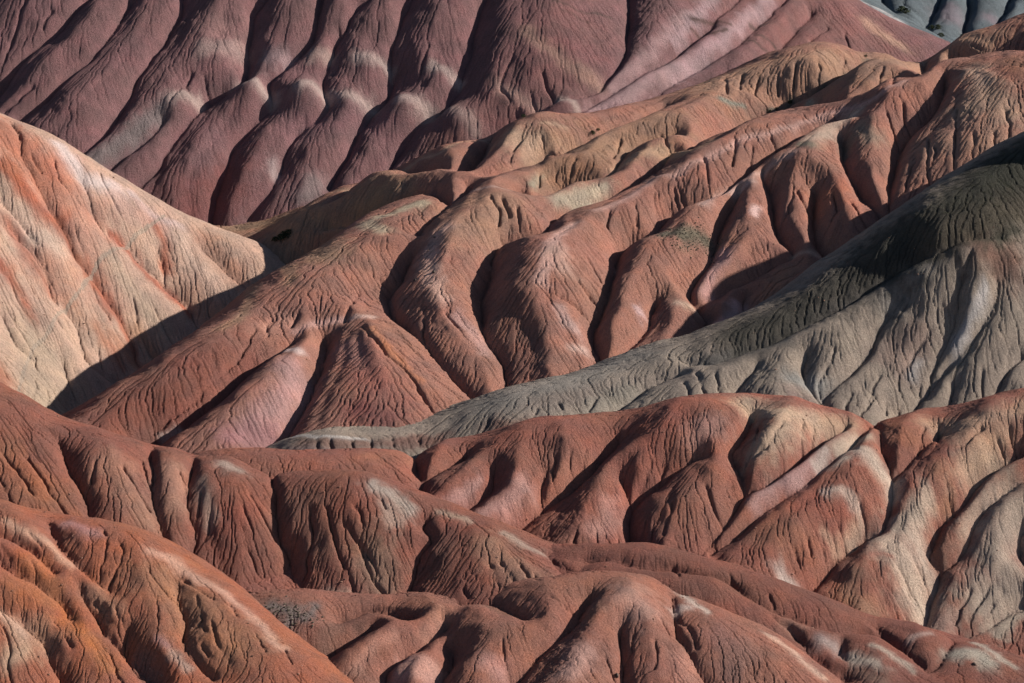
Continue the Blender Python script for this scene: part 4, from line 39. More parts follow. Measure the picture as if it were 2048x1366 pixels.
"H":{"bumps":[],"base":[0.275,0.12,0.09],"cols":[[2.0,[0.5,0.44,0.36],[[92.7,726.3],[96.7,724.8],[99.7,723.1]]],[2.28,[0.43,0.345,0.31],[[84.8,732.6],[88.0,731.7]]],[1.33,[0.49,0.41,0.33],[[99.6,730.8],[105.8,727.1],[109.2,723.9]]],[3.22,[0.46,0.43,0.35],[[122.6,733.3],[128.3,733.2],[130.9,728.9]]],[1.35,[0.5,0.43,0.35],[[129.2,745.0],[134.0,733.7],[138.0,728.9]]],[2.64,[0.38,0.24,0.18],[[94.9,720.8],[100.0,716.6]]],[2.4,[0.3,0.13,0.09],[[135.7,726.2]]],[1.08,[0.44,0.32,0.27],[[109.5,737.6],[116.1,741.2]]],[1.89,[0.37,0.2,0.15],[[74.9,738.1],[79.5,736.6]]]],"res":[0.26,0.33],"k":0.62,"wmax":14,"ctrl":[[11.2,756.0,21.1],[26.1,757.0,19.8],[35.9,757.0,21.7],[49.9,755.0,18.8],[69.4,752.0,14.4],[86.2,750.0,8.8],[108.3,746.0,3.4],[125.9,742.0,1.4],[141.4,735.0,-3.5],[55.0,746.0,18.0],[71.4,741.0,9.6],[86.4,738.0,6.1],[103.2,727.0,0.9],[113.6,722.0,-2.2],[140.7,730.0,-5.9],[31.4,746.0,18.0],[65.0,728.0,4.9],[83.3,718.0,-0.4],[-3.3,740.0,-0.5],[10.5,742.0,7.7],[24.4,741.0,8.1],[40.8,737.0,5.4],[163.5,738.0,-11.7],[49.2,690.0,-6.7],[129.6,700.0,-11.5],[164.0,705.0,-14.0],[5.1,791.9,3.5],[5.1,831.9,-19.5],[29.4,786.3,3.9],[29.4,826.3,-19.1],[45.4,785.7,3.4],[45.4,825.7,-19.6],[65.5,782.9,-0.9],[65.5,822.9,-23.9],[85.1,781.6,-6.8],[85.1,821.6,-29.8],[102.2,774.1,-12.4],[102.2,814.1,-35.4],[124.1,773.0,-15.6],[124.1,813.0,-38.6],[141.5,765.4,-21.4],[141.5,805.4,-44.4]],"ext":[-6.9,158.5,701.8,806.9],"crest":[[[5.1,766.9],[11.3,759.0],[17.7,757.3],[26.1,756.4],[29.4,756.8],[34.3,758.0],[38.1,758.4],[42.9,757.9],[45.5,756.2],[51.2,754.9],[54.9,753.7],[60.7,753.3],[65.5,752.8],[69.1,750.8],[75.8,749.8],[80.5,748.6],[84.9,749.9],[88.4,750.7],[92.8,746.9],[97.5,745.1],[102.2,744.5],[106.8,742.8],[112.1,739.7],[118.8,739.7],[124.5,745.5],[128.1,747.4],[131.0,744.4],[134.0,733.7],[140.2,728.5],[146.5,723.3]]],"r":[[[23.7,755.3],[29.4,755.0],[35.5,752.3],[40.2,750.0],[45.3,747.9],[49.3,747.8],[55.1,748.1],[60.7,745.8],[67.2,744.0],[73.1,740.0],[79.7,739.1],[85.3,737.8],[89.9,736.0],[100.0,733.9],[105.4,731.3],[110.6,727.2],[113.9,724.2],[117.5,719.6],[121.8,713.8]],[[87.3,723.9],[90.9,727.2],[94.7,727.7],[99.1,726.0],[104.3,722.0],[108.4,717.7]],[[124.5,745.8],[117.7,731.6],[113.9,724.2]],[[83.7,736.0],[81.8,730.7],[81.0,726.8]],[[128.6,747.1],[127.6,728.6],[127.0,717.7]]],"g":[[[19.8,756.0],[26.5,755.7],[33.2,753.8],[40.8,752.5],[45.3,753.1],[51.0,752.3],[60.5,750.8],[65.0,746.5],[71.4,742.1],[77.9,740.0],[84.4,738.2],[92.1,739.1],[100.9,740.6],[106.0,736.3],[110.9,729.4],[114.2,726.2],[117.6,730.9],[123.3,743.7]],[[72.1,739.7],[76.6,736.0],[79.9,730.6],[81.5,726.3],[85.9,724.1],[90.3,721.0]],[[90.7,734.9],[89.8,729.9],[90.9,727.8]],[[101.2,744.3],[103.6,739.6],[107.2,734.6]]],"m":[[[11.2,756.8],[15.5,751.7]],[[45.2,754.0],[46.3,749.1]],[[60.7,753.7],[61.9,749.8]],[[71.7,746.6],[72.4,743.0]]],"s_shrub":[],"s_rock":[[[126.4,727.8]]],"s_scrub":[],"s_gravel":[],"path":[]},
"F":{"bumps":[],"base":[0.33,0.13,0.08],"cols":[[7.21,[0.34,0.175,0.105],[[-94.1,723.2],[-84.2,715.2],[-79.1,708.2],[-74.1,702.6]]],[1.72,[0.55,0.33,0.24],[[-98.3,733.4],[-87.9,729.9],[-78.2,724.1],[-70.8,717.3],[-65.7,711.1],[-61.3,705.2]]],[1.34,[0.57,0.35,0.24],[[-137.9,738.5],[-130.9,735.1],[-123.9,730.7],[-119.9,727.6]]],[2.04,[0.41,0.22,0.19],[[-121.9,743.5],[-114.6,738.0]]],[3.1,[0.47,0.32,0.22],[[-131.3,706.5],[-127.9,701.4],[-131.4,697.7]]],[1.56,[0.57,0.38,0.27],[[-135.8,710.2],[-132.3,707.9],[-128.8,705.2]]],[3.64,[0.42,0.25,0.16],[[-122.2,704.9],[-124.7,707.9]]],[2.59,[0.43,0.175,0.08],[[-117.8,710.1],[-110.3,703.8],[-105.1,697.3]]],[4.23,[0.41,0.165,0.08],[[-128.5,723.7],[-123.2,717.2],[-132.3,718.3]]],[1.55,[0.45,0.31,0.24],[[-89.8,702.1],[-85.8,697.0]]],[1.3,[0.37,0.21,0.18],[[-93.3,705.8],[-91.0,704.6]]],[2.58,[0.24,0.13,0.1],[[-97.1,701.9],[-94.9,697.7]]],[2.64,[0.44,0.22,0.14],[[-111.6,719.8],[-107.5,715.4]]]],"res":[0.22,0.3],"k":0.56,"wmax":14,"ctrl":[[-141.3,748.0,38.0],[-127.0,744.0,35.9],[-112.9,741.0,34.9],[-101.6,737.0,32.1],[-87.4,730.0,26.2],[-77.5,724.0,21.4],[-66.2,717.0,17.1],[-56.3,708.0,12.4],[-48.0,700.0,7.9],[-118.5,730.0,28.9],[-140.5,743.0,38.1],[-126.2,740.0,34.4],[-136.3,714.0,25.2],[-133.2,691.0,12.1],[-95.9,694.0,10.7],[-75.0,694.0,10.7],[-169.2,750.0,40.2],[-162.5,712.0,26.5],[-106.4,706.0,14.7],[-137.8,726.0,35.1],[-156.1,672.0,2.1],[-91.6,665.0,-1.4],[-28.8,678.0,-0.8],[-165.7,783.1,24.3],[-165.7,823.1,1.3],[-136.3,776.1,21.0],[-136.3,816.1,-2.0],[-112.5,773.0,17.9],[-112.5,813.0,-5.1],[-86.5,764.4,11.1],[-86.5,804.4,-11.9],[-64.1,748.8,0.7],[-64.1,788.8,-22.3],[-46.7,731.1,-8.3],[-46.7,771.1,-31.3]],"ext":[-177.0,-30.6,672.7,789.7],"crest":[[[-165.0,749.7],[-157.2,746.2],[-150.0,744.7],[-140.5,743.3],[-135.8,743.4],[-130.6,745.1],[-125.6,746.0],[-118.2,743.5],[-112.2,741.3],[-105.0,739.5],[-99.3,738.4],[-93.2,737.2],[-86.7,736.2],[-80.1,734.7],[-74.6,734.9],[-69.4,728.0],[-64.2,719.5],[-58.4,715.6],[-53.1,710.5],[-49.5,702.7],[-46.5,697.9],[-42.6,691.3]]],"r":[[[-149.6,742.6],[-140.0,740.5],[-137.0,738.6],[-132.4,736.1],[-127.5,733.4],[-122.5,730.7],[-118.0,727.1],[-113.0,723.6],[-109.1,721.2],[-104.9,716.7],[-100.9,713.0],[-96.3,708.9],[-92.0,706.3],[-87.3,703.8],[-82.9,700.0],[-78.1,695.8],[-74.6,691.8],[-69.6,684.7]],[[-138.7,731.6],[-133.6,728.4],[-128.8,726.1],[-124.2,725.6],[-119.2,722.2],[-117.0,718.9],[-114.7,714.9]],[[-139.8,720.6],[-136.9,719.2],[-132.1,717.2],[-125.4,717.4],[-121.0,714.4],[-117.1,711.5],[-112.4,710.0],[-108.4,706.8],[-103.6,700.1],[-99.8,693.4],[-97.5,688.6]],[[-138.8,712.9],[-136.1,712.9],[-130.7,712.2],[-125.1,710.9],[-119.9,708.8],[-116.2,704.5],[-112.0,698.9],[-107.6,692.1]],[[-135.6,708.7],[-129.6,704.3],[-125.6,700.8],[-123.1,695.1],[-121.1,690.0]],[[-100.5,731.9],[-93.7,723.4],[-91.7,716.9],[-90.4,708.4]],[[-83.9,726.2],[-77.3,713.9],[-72.0,704.3],[-65.9,695.3]],[[-116.0,741.5],[-114.1,733.5],[-114.4,728.5]]],"g":[[[-127.7,744.5],[-126.2,740.4],[-121.4,732.5],[-116.7,727.7],[-111.6,723.3],[-107.6,720.6]],[[-142.1,735.5],[-139.1,734.1],[-134.2,732.2],[-129.3,729.8],[-126.2,727.2],[-122.7,724.8]],[[-116.4,721.5],[-114.1,716.9],[-111.0,713.8],[-107.8,708.9],[-103.8,705.3],[-101.2,701.9],[-97.6,697.5],[-95.3,693.1]],[[-137.8,724.8],[-133.9,722.6],[-128.2,721.2],[-124.3,718.7],[-119.9,716.2],[-118.1,712.6],[-117.1,712.0]],[[-136.0,711.4],[-131.8,710.6],[-127.4,707.5],[-124.0,705.0],[-121.6,700.4],[-119.5,697.5],[-117.3,693.8]],[[-90.2,724.9],[-89.1,718.5],[-87.3,713.2],[-86.5,705.2],[-83.4,700.3],[-78.0,694.5]],[[-102.0,710.5],[-101.6,704.2],[-98.8,700.7],[-93.8,695.4]]],"m":[[[-111.6,739.8],[-110.3,733.4],[-110.8,728.7],[-111.2,724.3]],[[-106.8,734.9],[-105.5,731.2],[-106.8,726.3],[-108.2,721.9]],[[-84.7,720.1],[-82.8,714.1],[-81.3,708.3]],[[-98.6,727.4],[-95.4,722.5],[-91.4,718.9]],[[-60.3,704.1],[-57.7,698.8]],[[-94.7,720.4],[-94.6,714.8],[-93.7,710.2]],[[-134.3,706.0],[-131.7,700.2],[-131.9,695.2],[-129.8,689.7]],[[-109.5,716.6],[-107.2,712.3],[-104.1,708.8]],[[-105.6,714.7],[-103.5,711.4]],[[-88.6,727.3],[-84.5,722.7],[-80.1,719.8]],[[-79.8,711.1],[-77.9,704.5],[-74.2,698.4]],[[-75.9,718.7],[-72.7,713.2]],[[-121.4,710.0],[-117.3,706.5]],[[-118.7,706.4],[-116.0,702.7]],[[-106.2,703.1],[-103.6,696.4],[-101.5,692.9]],[[-129.6,725.7],[-127.4,722.4]],[[-138.2,728.5],[-135.1,725.5]],[[-81.9,704.2],[-79.8,701.0]],[[-131.9,735.6],[-126.7,731.3]],[[-111.4,717.2],[-109.3,714.8]],[[-68.7,708.6],[-64.6,701.5]]],"s_shrub":[],"s_rock":[],"s_scrub":[],"s_gravel":[],"path":[]},
"K":{"bumps":[],"base":[0.295,0.138,0.098],"cols":[[2.95,[0.23,0.11,0.08],[[-44.1,729.2],[-35.4,733.8],[-28.3,729.7]]],[2.66,[0.22,0.12,0.09],[[-48.5,725.6],[-50.7,721.8]]],[2.68,[0.21,0.18,0.16],[[-65.8,733.4],[-59.5,730.3],[-60.2,727.2]]],[1.87,[0.19,0.16,0.145],[[-53.6,732.6],[-55.6,727.4]]],[3.38,[0.5,0.29,0.23],[[-27.6,708.5],[-23.0,705.6],[-29.7,703.9]]],[1.7,[0.45,0.23,0.165],[[-32.0,718.5],[-38.2,713.2],[-42.1,706.5]]],[2.93,[0.385,0.205,0.145],[[-18.9,728.5],[-22.5,721.8]]],[1.74,[0.2,0.11,0.08],[[-5.9,731.0],[-0.3,726.3]]],[4.8,[0.45,0.27,0.21],[[32.2,728.3],[35.8,725.0]]],[3.64,[0.47,0.28,0.23],[[18.8,708.9],[15.0,702.1]]],[1.22,[0.56,0.46,0.38],[[45.0,746.2],[50.0,734.5],[53.9,729.2]]],[2.01,[0.56,0.44,0.37],[[45.9,730.9],[47.5,731.7]]],[1.32,[0.52,0.36,0.27],[[69.1,725.5],[73.9,722.0],[79.9,716.1],[82.9,713.5]]],[4.47,[0.27,0.15,0.12],[[57.0,719.7],[61.7,714.3],[59.1,708.6]]],[3.39,[0.43,0.225,0.165],[[45.5,709.8],[45.7,704.9]]],[2.6,[0.47,0.26,0.21],[[-7.1,706.7],[-3.9,705.0]]],[2.13,[0.27,0.14,0.1],[[22.9,726.3],[19.5,721.4]]]],"res":[0.235,0.3],"k":0.72,"wmax":14,"ctrl":[[-68.2,740.0,13.7],[-55.8,740.0,14.0],[-42.0,740.0,13.5],[-23.8,738.0,14.2],[-7.4,738.0,17.6],[10.4,738.0,18.4],[21.4,738.0,19.6],[32.1,738.0,21.1],[44.8,737.0,15.8],[58.5,735.0,10.0],[70.7,732.0,6.4],[81.3,726.0,1.3],[31.1,705.0,5.6],[-42.9,703.0,6.5],[-16.4,703.0,6.5],[10.0,702.0,7.0],[14.2,718.0,15.2],[-20.9,724.0,12.6],[-35.4,716.0,11.7],[-52.0,722.0,9.0],[-48.5,708.0,4.2],[63.4,708.0,4.2],[-3.3,726.0,14.6],[88.5,715.0,-4.0],[-85.2,728.0,4.9],[-3.1,680.0,-1.8],[61.9,685.0,-4.2],[-55.5,690.0,-6.7],[-75.6,773.4,-3.8],[-75.6,813.4,-26.8],[-47.4,769.2,-3.1],[-47.4,809.2,-26.1],[-17.2,766.0,-1.6],[-17.2,806.0,-24.6],[9.1,767.8,2.0],[9.1,807.8,-21.0],[32.2,770.6,2.9],[32.2,810.6,-20.1],[50.2,768.0,-2.6],[50.2,808.0,-25.6],[73.5,761.8,-11.6],[73.5,801.8,-34.6],[90.8,745.8,-20.6],[90.8,785.8,-43.6]],"ext":[-87.3,102.0,686.2,786.6],"crest":[[[-75.3,740.8],[-68.2,735.3],[-60.7,735.1],[-53.7,735.8],[-47.3,736.6],[-40.3,737.8],[-33.2,737.4],[-23.7,733.4],[-17.2,734.8],[-11.6,738.5],[-6.4,739.8],[-0.3,737.4],[9.0,732.8],[16.0,734.0],[22.1,734.8],[26.8,734.5],[32.0,735.2],[37.3,739.8],[42.4,746.6],[45.0,746.2],[50.0,734.5],[55.2,728.1],[62.6,726.4],[68.1,725.2],[72.6,722.8],[77.0,720.0],[81.8,716.1],[85.7,712.9],[90.0,709.5]]],"r":[[[31.9,734.7],[27.6,730.6],[24.9,724.3],[25.0,719.2],[23.5,713.5],[21.0,706.4],[19.0,698.2]],[[-17.2,734.5],[-12.4,726.5],[-4.9,720.4],[2.5,720.3],[7.5,718.7],[5.7,725.3],[1.6,730.0],[-4.1,737.0]],[[-23.0,724.8],[-27.0,721.0],[-32.5,718.2],[-36.9,714.4],[-40.4,709.9],[-43.0,706.6],[-43.6,701.5]],[[7.5,718.7],[2.5,717.0],[-2.1,714.5],[-7.1,709.5],[-10.2,704.6],[-12.0,699.2]],[[-26.7,708.8],[-29.3,705.3],[-28.2,699.2]],[[34.7,734.6],[34.8,723.3],[33.6,715.7],[33.8,708.3]],[[44.7,740.6],[46.7,725.1],[48.1,716.5],[49.8,704.5]]],"g":[[[21.1,731.4],[18.3,726.6],[17.7,724.1],[13.0,718.3],[8.9,713.9],[4.7,709.9],[0.6,705.1],[-1.2,701.8]],[[-17.0,725.4],[-20.6,721.3],[-24.2,717.4],[-28.3,715.0],[-31.8,710.8],[-33.5,707.4],[-32.4,702.2]],[[-14.4,734.9],[-6.9,735.5],[-1.2,729.3],[3.9,724.1]],[[-16.9,717.8],[-16.3,712.4],[-18.0,706.6],[-18.4,701.5]],[[-47.0,731.6],[-40.1,734.4],[-33.1,733.7],[-27.3,729.5]],[[-51.0,717.8],[-44.3,722.2],[-37.5,727.5]],[[29.1,719.0],[29.0,713.2],[30.1,704.7]],[[44.4,739.4],[44.3,728.6],[44.4,720.9],[46.6,717.3],[48.8,711.3],[51.7,705.7]]],"m":[[[-2.6,714.5],[-2.1,709.7],[-0.7,705.3]],[[38.2,715.4],[38.4,711.0],[37.4,706.6],[32.3,704.2]],[[32.7,716.9],[31.6,711.2]],[[39.9,723.9],[42.5,719.9]],[[10.4,728.8],[13.6,727.2],[16.8,726.1]],[[20.2,731.8],[18.3,728.5]],[[44.9,727.1],[48.7,719.9],[49.4,715.8]],[[24.7,708.7],[26.9,704.2]],[[19.7,706.5],[21.4,701.6]]],"s_shrub":[],"s_rock":[[[27.8,706.0]]],"s_scrub":[],"s_gravel":[[[-64.2,731.9],[-59.5,730.3],[-56.5,727.3]]],"path":[]},
"Z":{"bumps":[],"base":[0.125,0.155,0.165],"cols":[[6.16,[0.2,0.175,0.19],[[216.2,1409.8],[216.1,1421.9]]],[4.92,[0.19,0.165,0.18],[[236.3,1414.1]]],[2.04,[0.5,0.5,0.48],[[157.1,1313.0],[167.2,1304.6],[174.2,1296.8],[181.2,1290.6],[188.4,1285.0]]],[4.36,[0.21,0.27,0.23],[[225.4,1390.9],[237.3,1391.7]]]],"res":[0.9,1.4],"k":0.27,"wmax":40,"ctrl":[[156.8,1330.0,64.4],[191.8,1310.0,51.0],[144.0,1345.0,75.6],[179.8,1420.0,46.5],[212.5,1385.0,33.8],[249.3,1390.0,32.7],[192.8,1425.0,45.5],[257.2,1440.0,42.5],[228.8,1510.0,68.2],[309.2,1520.0,66.4],[312.9,1400.0,30.6],[147.5,1480.0,73.4],[230.6,1340.0,14.6],[114.6,1380.0,54.4]],"ext":[137.7,273.1,1273.0,1493.0],"crest":[],"r":[[[149.7,1317.4],[156.8,1310.1],[163.7,1301.6],[170.7,1293.8],[177.7,1287.5],[185.2,1285.0],[193.2,1285.0]],[[195.4,1434.2],[192.6,1417.9],[194.6,1400.0],[197.3,1381.4]],[[222.1,1441.7],[218.1,1424.1],[212.2,1404.9],[208.9,1386.6]],[[240.7,1445.0],[235.6,1421.4],[229.7,1397.5],[228.2,1387.3]],[[256.2,1434.0],[246.8,1410.9],[241.7,1388.6]]],"g":[[[175.7,1426.1],[182.6,1411.6],[189.1,1396.3],[196.1,1384.8],[203.4,1376.8],[209.3,1370.5]],[[186.2,1435.6],[183.2,1416.7],[185.4,1407.1]],[[215.5,1443.1],[211.0,1428.3],[206.0,1408.7],[202.2,1392.5],[201.7,1376.5]],[[230.8,1447.6],[226.7,1424.3],[222.9,1406.0],[222.1,1390.5]],[[253.3,1453.0],[247.5,1431.6],[240.2,1411.4],[235.7,1392.6]],[[261.1,1436.9],[254.0,1413.2],[249.7,1392.0]]],"m":[],"s_shrub":[[[191.7,1410.4],[193.7,1409.2],[205.4,1397.8],[207.8,1393.9],[220.5,1397.5],[235.7,1398.0],[240.6,1394.6],[245.0,1393.5],[207.5,1382.5],[225.3,1390.1],[248.6,1395.1]]],"s_rock":[],"s_scrub":[],"s_gravel":[],"path":[]}}
''')

# ------------------------------------------------------------------ terrain maths (plain numpy, world metres)
def spline(pts, step):
    p = np.asarray(pts, float)
    if len(p) < 2: return p
    if len(p) > 2:
        q = np.vstack([2*p[0]-p[1], p, 2*p[-1]-p[-2]])
        out = []
        for i in range(1, len(q)-2):
            n = max(2, int(np.linalg.norm(q[i+1]-q[i])/step)+1)
            t = np.linspace(0, 1, n, endpoint=False)[:, None]
            a, b, c, d = q[i-1], q[i], q[i+1], q[i+2]
            out.append(.5*((2*b)+(-a+c)*t+(2*a-5*b+4*c-d)*t*t+(-a+3*b-3*c+d)*t**3))
        out.append(p[-1:])
        return np.vstack(out)
    n = max(2, int(np.linalg.norm(p[1]-p[0])/step)+1)
    return p[0]+(p[1]-p[0])*np.linspace(0, 1, n)[:, None]

class Base:                       # smooth hill body through control heights from image pixels and assumed depths
    def __init__(s, ctrl, c=22.):
        P = np.asarray(ctrl, float); s.P = P[:, :2]; s.c2 = c*c; n = len(P)
        D = np.sqrt(((s.P[:, None]-s.P[None])**2).sum(-1)+s.c2)
        A = np.zeros((n+3, n+3)); A[:n, :n] = D-np.eye(n)*3.0
        Q = np.c_[np.ones(n), s.P*.01]; A[:n, n:] = Q; A[n:, :n] = Q.T
        w = np.linalg.solve(A, np.r_[P[:, 2], 0, 0, 0]); s.w = w[:n]; s.a = w[n:]
    def __call__(s, x, y):
        z = s.a[0]+s.a[1]*.01*x+s.a[2]*.01*y
        for (px, py), w in zip(s.P, s.w): z = z+w*np.sqrt((x-px)**2+(y-py)**2+s.c2)
        return z

def bil(F, x0, y0, dx, dy, x, y):   # bilinear look-up in a grid F[row=y, col=x]
    u = np.clip((x-x0)/dx, 0, F.shape[1]-1.001); v = np.clip((y-y0)/dy, 0, F.shape[0]-1.001)
    i = u.astype(np.int32); j = v.astype(np.int32); u = u-i; v = v-j
    return (F[j, i]*(1-u)+F[j, i+1]*u)*(1-v)+(F[j+1, i]*(1-u)+F[j+1, i+1]*u)*v

def distfield(lines, x0, y0, dx, dy, nx, ny):   # distance to polylines by jump flooding
    S = np.vstack([spline(l, .5*dx) for l in lines])
    i = np.round((S[:, 0]-x0)/dx).astype(int); j = np.round((S[:, 1]-y0)/dy).astype(int)
    ok = (i >= -400) & (i < nx+400) & (j >= -400) & (j < ny+400); S = S[ok]; i = np.clip(i[ok], 0, nx-1); j = np.clip(j[ok], 0, ny-1)
    gx = (x0+dx*np.arange(nx)).astype(np.float32)[None, :]; gy = (y0+dy*np.arange(ny)).astype(np.float32)[:, None]
    BX = np.full((ny, nx), 1e6, np.float32); BY = np.full((ny, nx), 1e6, np.float32)
    BX[j, i] = S[:, 0]; BY[j, i] = S[:, 1]
    D = (BX-gx)**2+(BY-gy)**2
    st = 1 << int(np.ceil(np.log2(max(nx, ny)))-1)
    steps = []
    while st >= 1: steps.append(st); st //= 2
    for st in steps+[1]:
        for oy in (-st, 0, st):
            for ox in (-st, 0, st):
                if ox == 0 and oy == 0: continue
                a0, a1 = max(0, oy), min(ny, ny+oy); b0, b1 = max(0, ox), min(nx, nx+ox)
                if a1 <= a0 or b1 <= b0: continue
                d = (slice(a0-oy, a1-oy), slice(b0-ox, b1-ox)); s_ = (slice(a0, a1), slice(b0, b1))
                cx = BX[s_]; cy = BY[s_]
                nd = (cx-gx[:, d[1]])**2+(cy-gy[d[0]])**2
                m = nd < D[d]
                if m.any():
                    BX[d] = np.where(m, cx, BX[d]); BY[d] = np.where(m, cy, BY[d]); D[d] = np.where(m, nd, D[d])
    return np.sqrt(D)

def hash2(i, j, seed):
    h = (i.astype(np.uint32)*np.uint32(374761393)+j.astype(np.uint32)*np.uint32(668265263)+np.uint32((seed*2246822519) & 0xffffffff))
    h = (h ^ (h >> np.uint32(13)))*np.uint32(1274126177)
    return ((h ^ (h >> np.uint32(16))) & np.uint32(0xffffff)).astype(np.float32)/np.float32(0x7fffff)-1
def noise(x, y, scale, seed, oct=1, gain=.5):
    r = 0; a = 1.; n = 0
    for o in range(oct):
        u = np.asarray(x/scale+1000, np.float64); v = np.asarray(y/scale+1000, np.float64)
        i = np.floor(u); j = np.floor(v); u = (u-i).astype(np.float32); v = (v-j).astype(np.float32); i = i.astype(np.int64); j = j.astype(np.int64)
        u = u*u*u*(u*(u*6-15)+10); v = v*v*v*(v*(v*6-15)+10)
        k = seed+o*17
        r = r+a*((hash2(i, j, k)*(1-u)+hash2(i+1, j, k)*u)*(1-v)+(hash2(i, j+1, k)*(1-u)+hash2(i+1, j+1, k)*u)*v)
        n += a; a *= gain; scale *= .5
    return r/n

def blur(F, n=1):
    for _ in range(n):
        G = np.pad(F, 1, mode='edge')
        F = (G[1:-1, :-2]+2*G[1:-1, 1:-1]+G[1:-1, 2:])*.25
        G = np.pad(F, 1, mode='edge')
        F = (G[:-2, 1:-1]+2*G[1:-1, 1:-1]+G[2:, 1:-1])*.25
    return F

CS = .9                                   # cell of the coarse grid for the ridge/gully net
def macro(lay, ext, base, warp=True):     # body + spurs and gullies; returns coarse grid
    x0, x1, y0, y1 = ext
    nx = int((x1-x0)/CS)+2; ny = int((y1-y0)/CS)+2
    X = (x0+CS*np.arange(nx))[None, :]; Y = (y0+CS*np.arange(ny))[:, None]
    B = base(X, Y).astype(np.float32)
    dr = distfield(lay['r']+lay['crest'], x0, y0, CS, CS, nx, ny)
    dg = distfield(lay['g'], x0, y0, CS, CS, nx, ny)
    w = dr+dg; t = dg/(w+1e-3)
    w = lay['wmax']*np.tanh(w/lay['wmax'])
    R = lay['k']*w*((1-(1-t)**2.3)-.55)
    R = blur(R, 1)
    return B+R, R, dr, dg

def receivers(Z, dx, dy, rng):            # steepest neighbour with a random choice between directions
    ny, nx = Z.shape
    best = np.zeros((ny, nx), np.float32); rec = np.arange(ny*nx).reshape(ny, nx).copy()
    P = np.pad(Z, 1, constant_values=1e6)
    idx = np.arange(ny*nx).reshape(ny, nx)
    for oy in (-1, 0, 1):
        for ox in (-1, 0, 1):
            if ox == 0 and oy == 0: continue
            L_ = np.hypot(ox*dx, oy*dy)
            s = (Z-P[1+oy:1+oy+ny, 1+ox:1+ox+nx])/L_
            s = s*(.78+.44*rng.random((ny, nx), dtype=np.float32))
            m = s > best
            best = np.where(m, s, best); rec = np.where(m, idx+oy*nx+ox, rec)
    return rec.ravel()

def rills(Z, dx, dy, depth, seed, steps=60, passes=3, keep=None):
    Z = Z.astype(np.float32)
    xx = np.arange(Z.shape[1])[None, :]*dx; yy = np.arange(Z.shape[0])[:, None]*dy
    N = .13*noise(xx, yy, 1.5, seed, 2)
    cell = dx*dy; tot = 0
    for p in range(passes):
        rec = receivers(Z+N-1.6*tot, dx, dy, np.random.default_rng(seed))
        pos = np.arange(Z.size); acc = np.ones(Z.size, np.float32)
        for k in range(steps):
            nxt = rec[pos]
            mv = nxt != pos
            pos = nxt[mv] if not mv.all() else nxt
            if pos.size == 0: break
            acc += np.bincount(pos, minlength=Z.size)
        a = acc.reshape(Z.shape)*cell          # square metres drained
        ch = np.clip((a/blur(a, 4)-1.0)/1.8, 0, 1)     # threads of concentrated flow
        c = ch*(.50*np.clip((a-1.)/5., 0, 1)+.25*np.clip((a-6.)/20., 0, 1)+.25*np.clip((a-20.)/60., 0, 1))
        tot = tot+depth/passes*c
    return Z+.25*N-tot, a

# ------------------------------------------------------------------ materials
def earth_material():
    m = bpy.data.materials.new("badland_clay"); m.use_nodes = True
    n = m.node_tree; N = n.nodes; L = n.links; N.clear()
    out = N.new("ShaderNodeOutputMaterial"); b = N.new("ShaderNodeBsdfPrincipled")
    b.inputs["Roughness"].default_value = .95; b.inputs["Specular IOR Level"].default_value = .12
    L.new(b.outputs[0], out.inputs[0])
    at = N.new("ShaderNodeAttribute"); at.attribute_name = "albedo"
    tc = N.new("ShaderNodeTexCoord")
    def noise(scale, det, rough=.6):
        q = N.new("ShaderNodeTexNoise"); q.inputs["Scale"].default_value = scale; q.inputs["Detail"].default_value = det; q.inputs["Roughness"].default_value = rough
        L.new(tc.outputs["Object"], q.inputs["Vector"]); return q
    n1 = noise(1.8, 8, .74); n2 = noise(.11, 5); n3 = noise(2.4, 3, .6)
    def ramp(src, lo, hi, a, b_):
        r = N.new("ShaderNodeMapRange"); r.inputs[1].default_value = lo; r.inputs[2].default_value = hi; r.inputs[3].default_value = a; r.inputs[4].default_value = b_
        L.new(src.outputs[0], r.inputs[0]); return r
    def mul(a, c):
        q = N.new("ShaderNodeMath"); q.operation = 'MULTIPLY'; L.new(a.outputs[0], q.inputs[0]); L.new(c.outputs[0], q.inputs[1]); return q
    # grain, broad mottling, scattered darker clods
    f = mul(mul(ramp(n1, .3, .7, .70, 1.28), ramp(n2, .3, .7, .78, 1.2)), ramp(n3, .66, .76, 1.0, .68))
    vm = N.new("ShaderNodeVectorMath"); vm.operation = 'SCALE'; L.new(at.outputs["Color"], vm.inputs[0]); L.new(f.outputs[0], vm.inputs["Scale"])
    # thin oxidised layers: slight hue drift with height and place
    hs = N.new("ShaderNodeHueSaturation"); n4 = noise(.05, 4); L.new(vm.outputs[0], hs.inputs["Color"])
    L.new(ramp(n4, .3, .7, .495, .505).outputs[0], hs.inputs["Hue"]); L.new(ramp(n2, .3, .7, .9, 1.08).outputs[0], hs.inputs["Saturation"])
    L.new(hs.outputs[0], b.inputs["Base Color"])
    h1 = noise(1.3, 10, .8); bp = N.new("ShaderNodeBump"); bp.inputs["Strength"].default_value = 1.0; bp.inputs["Distance"].default_value = 1.1
    L.new(h1.outputs[0], bp.inputs["Height"]); L.new(bp.outputs[0], b.inputs["Normal"])
    return m
CLAY = earth_material()

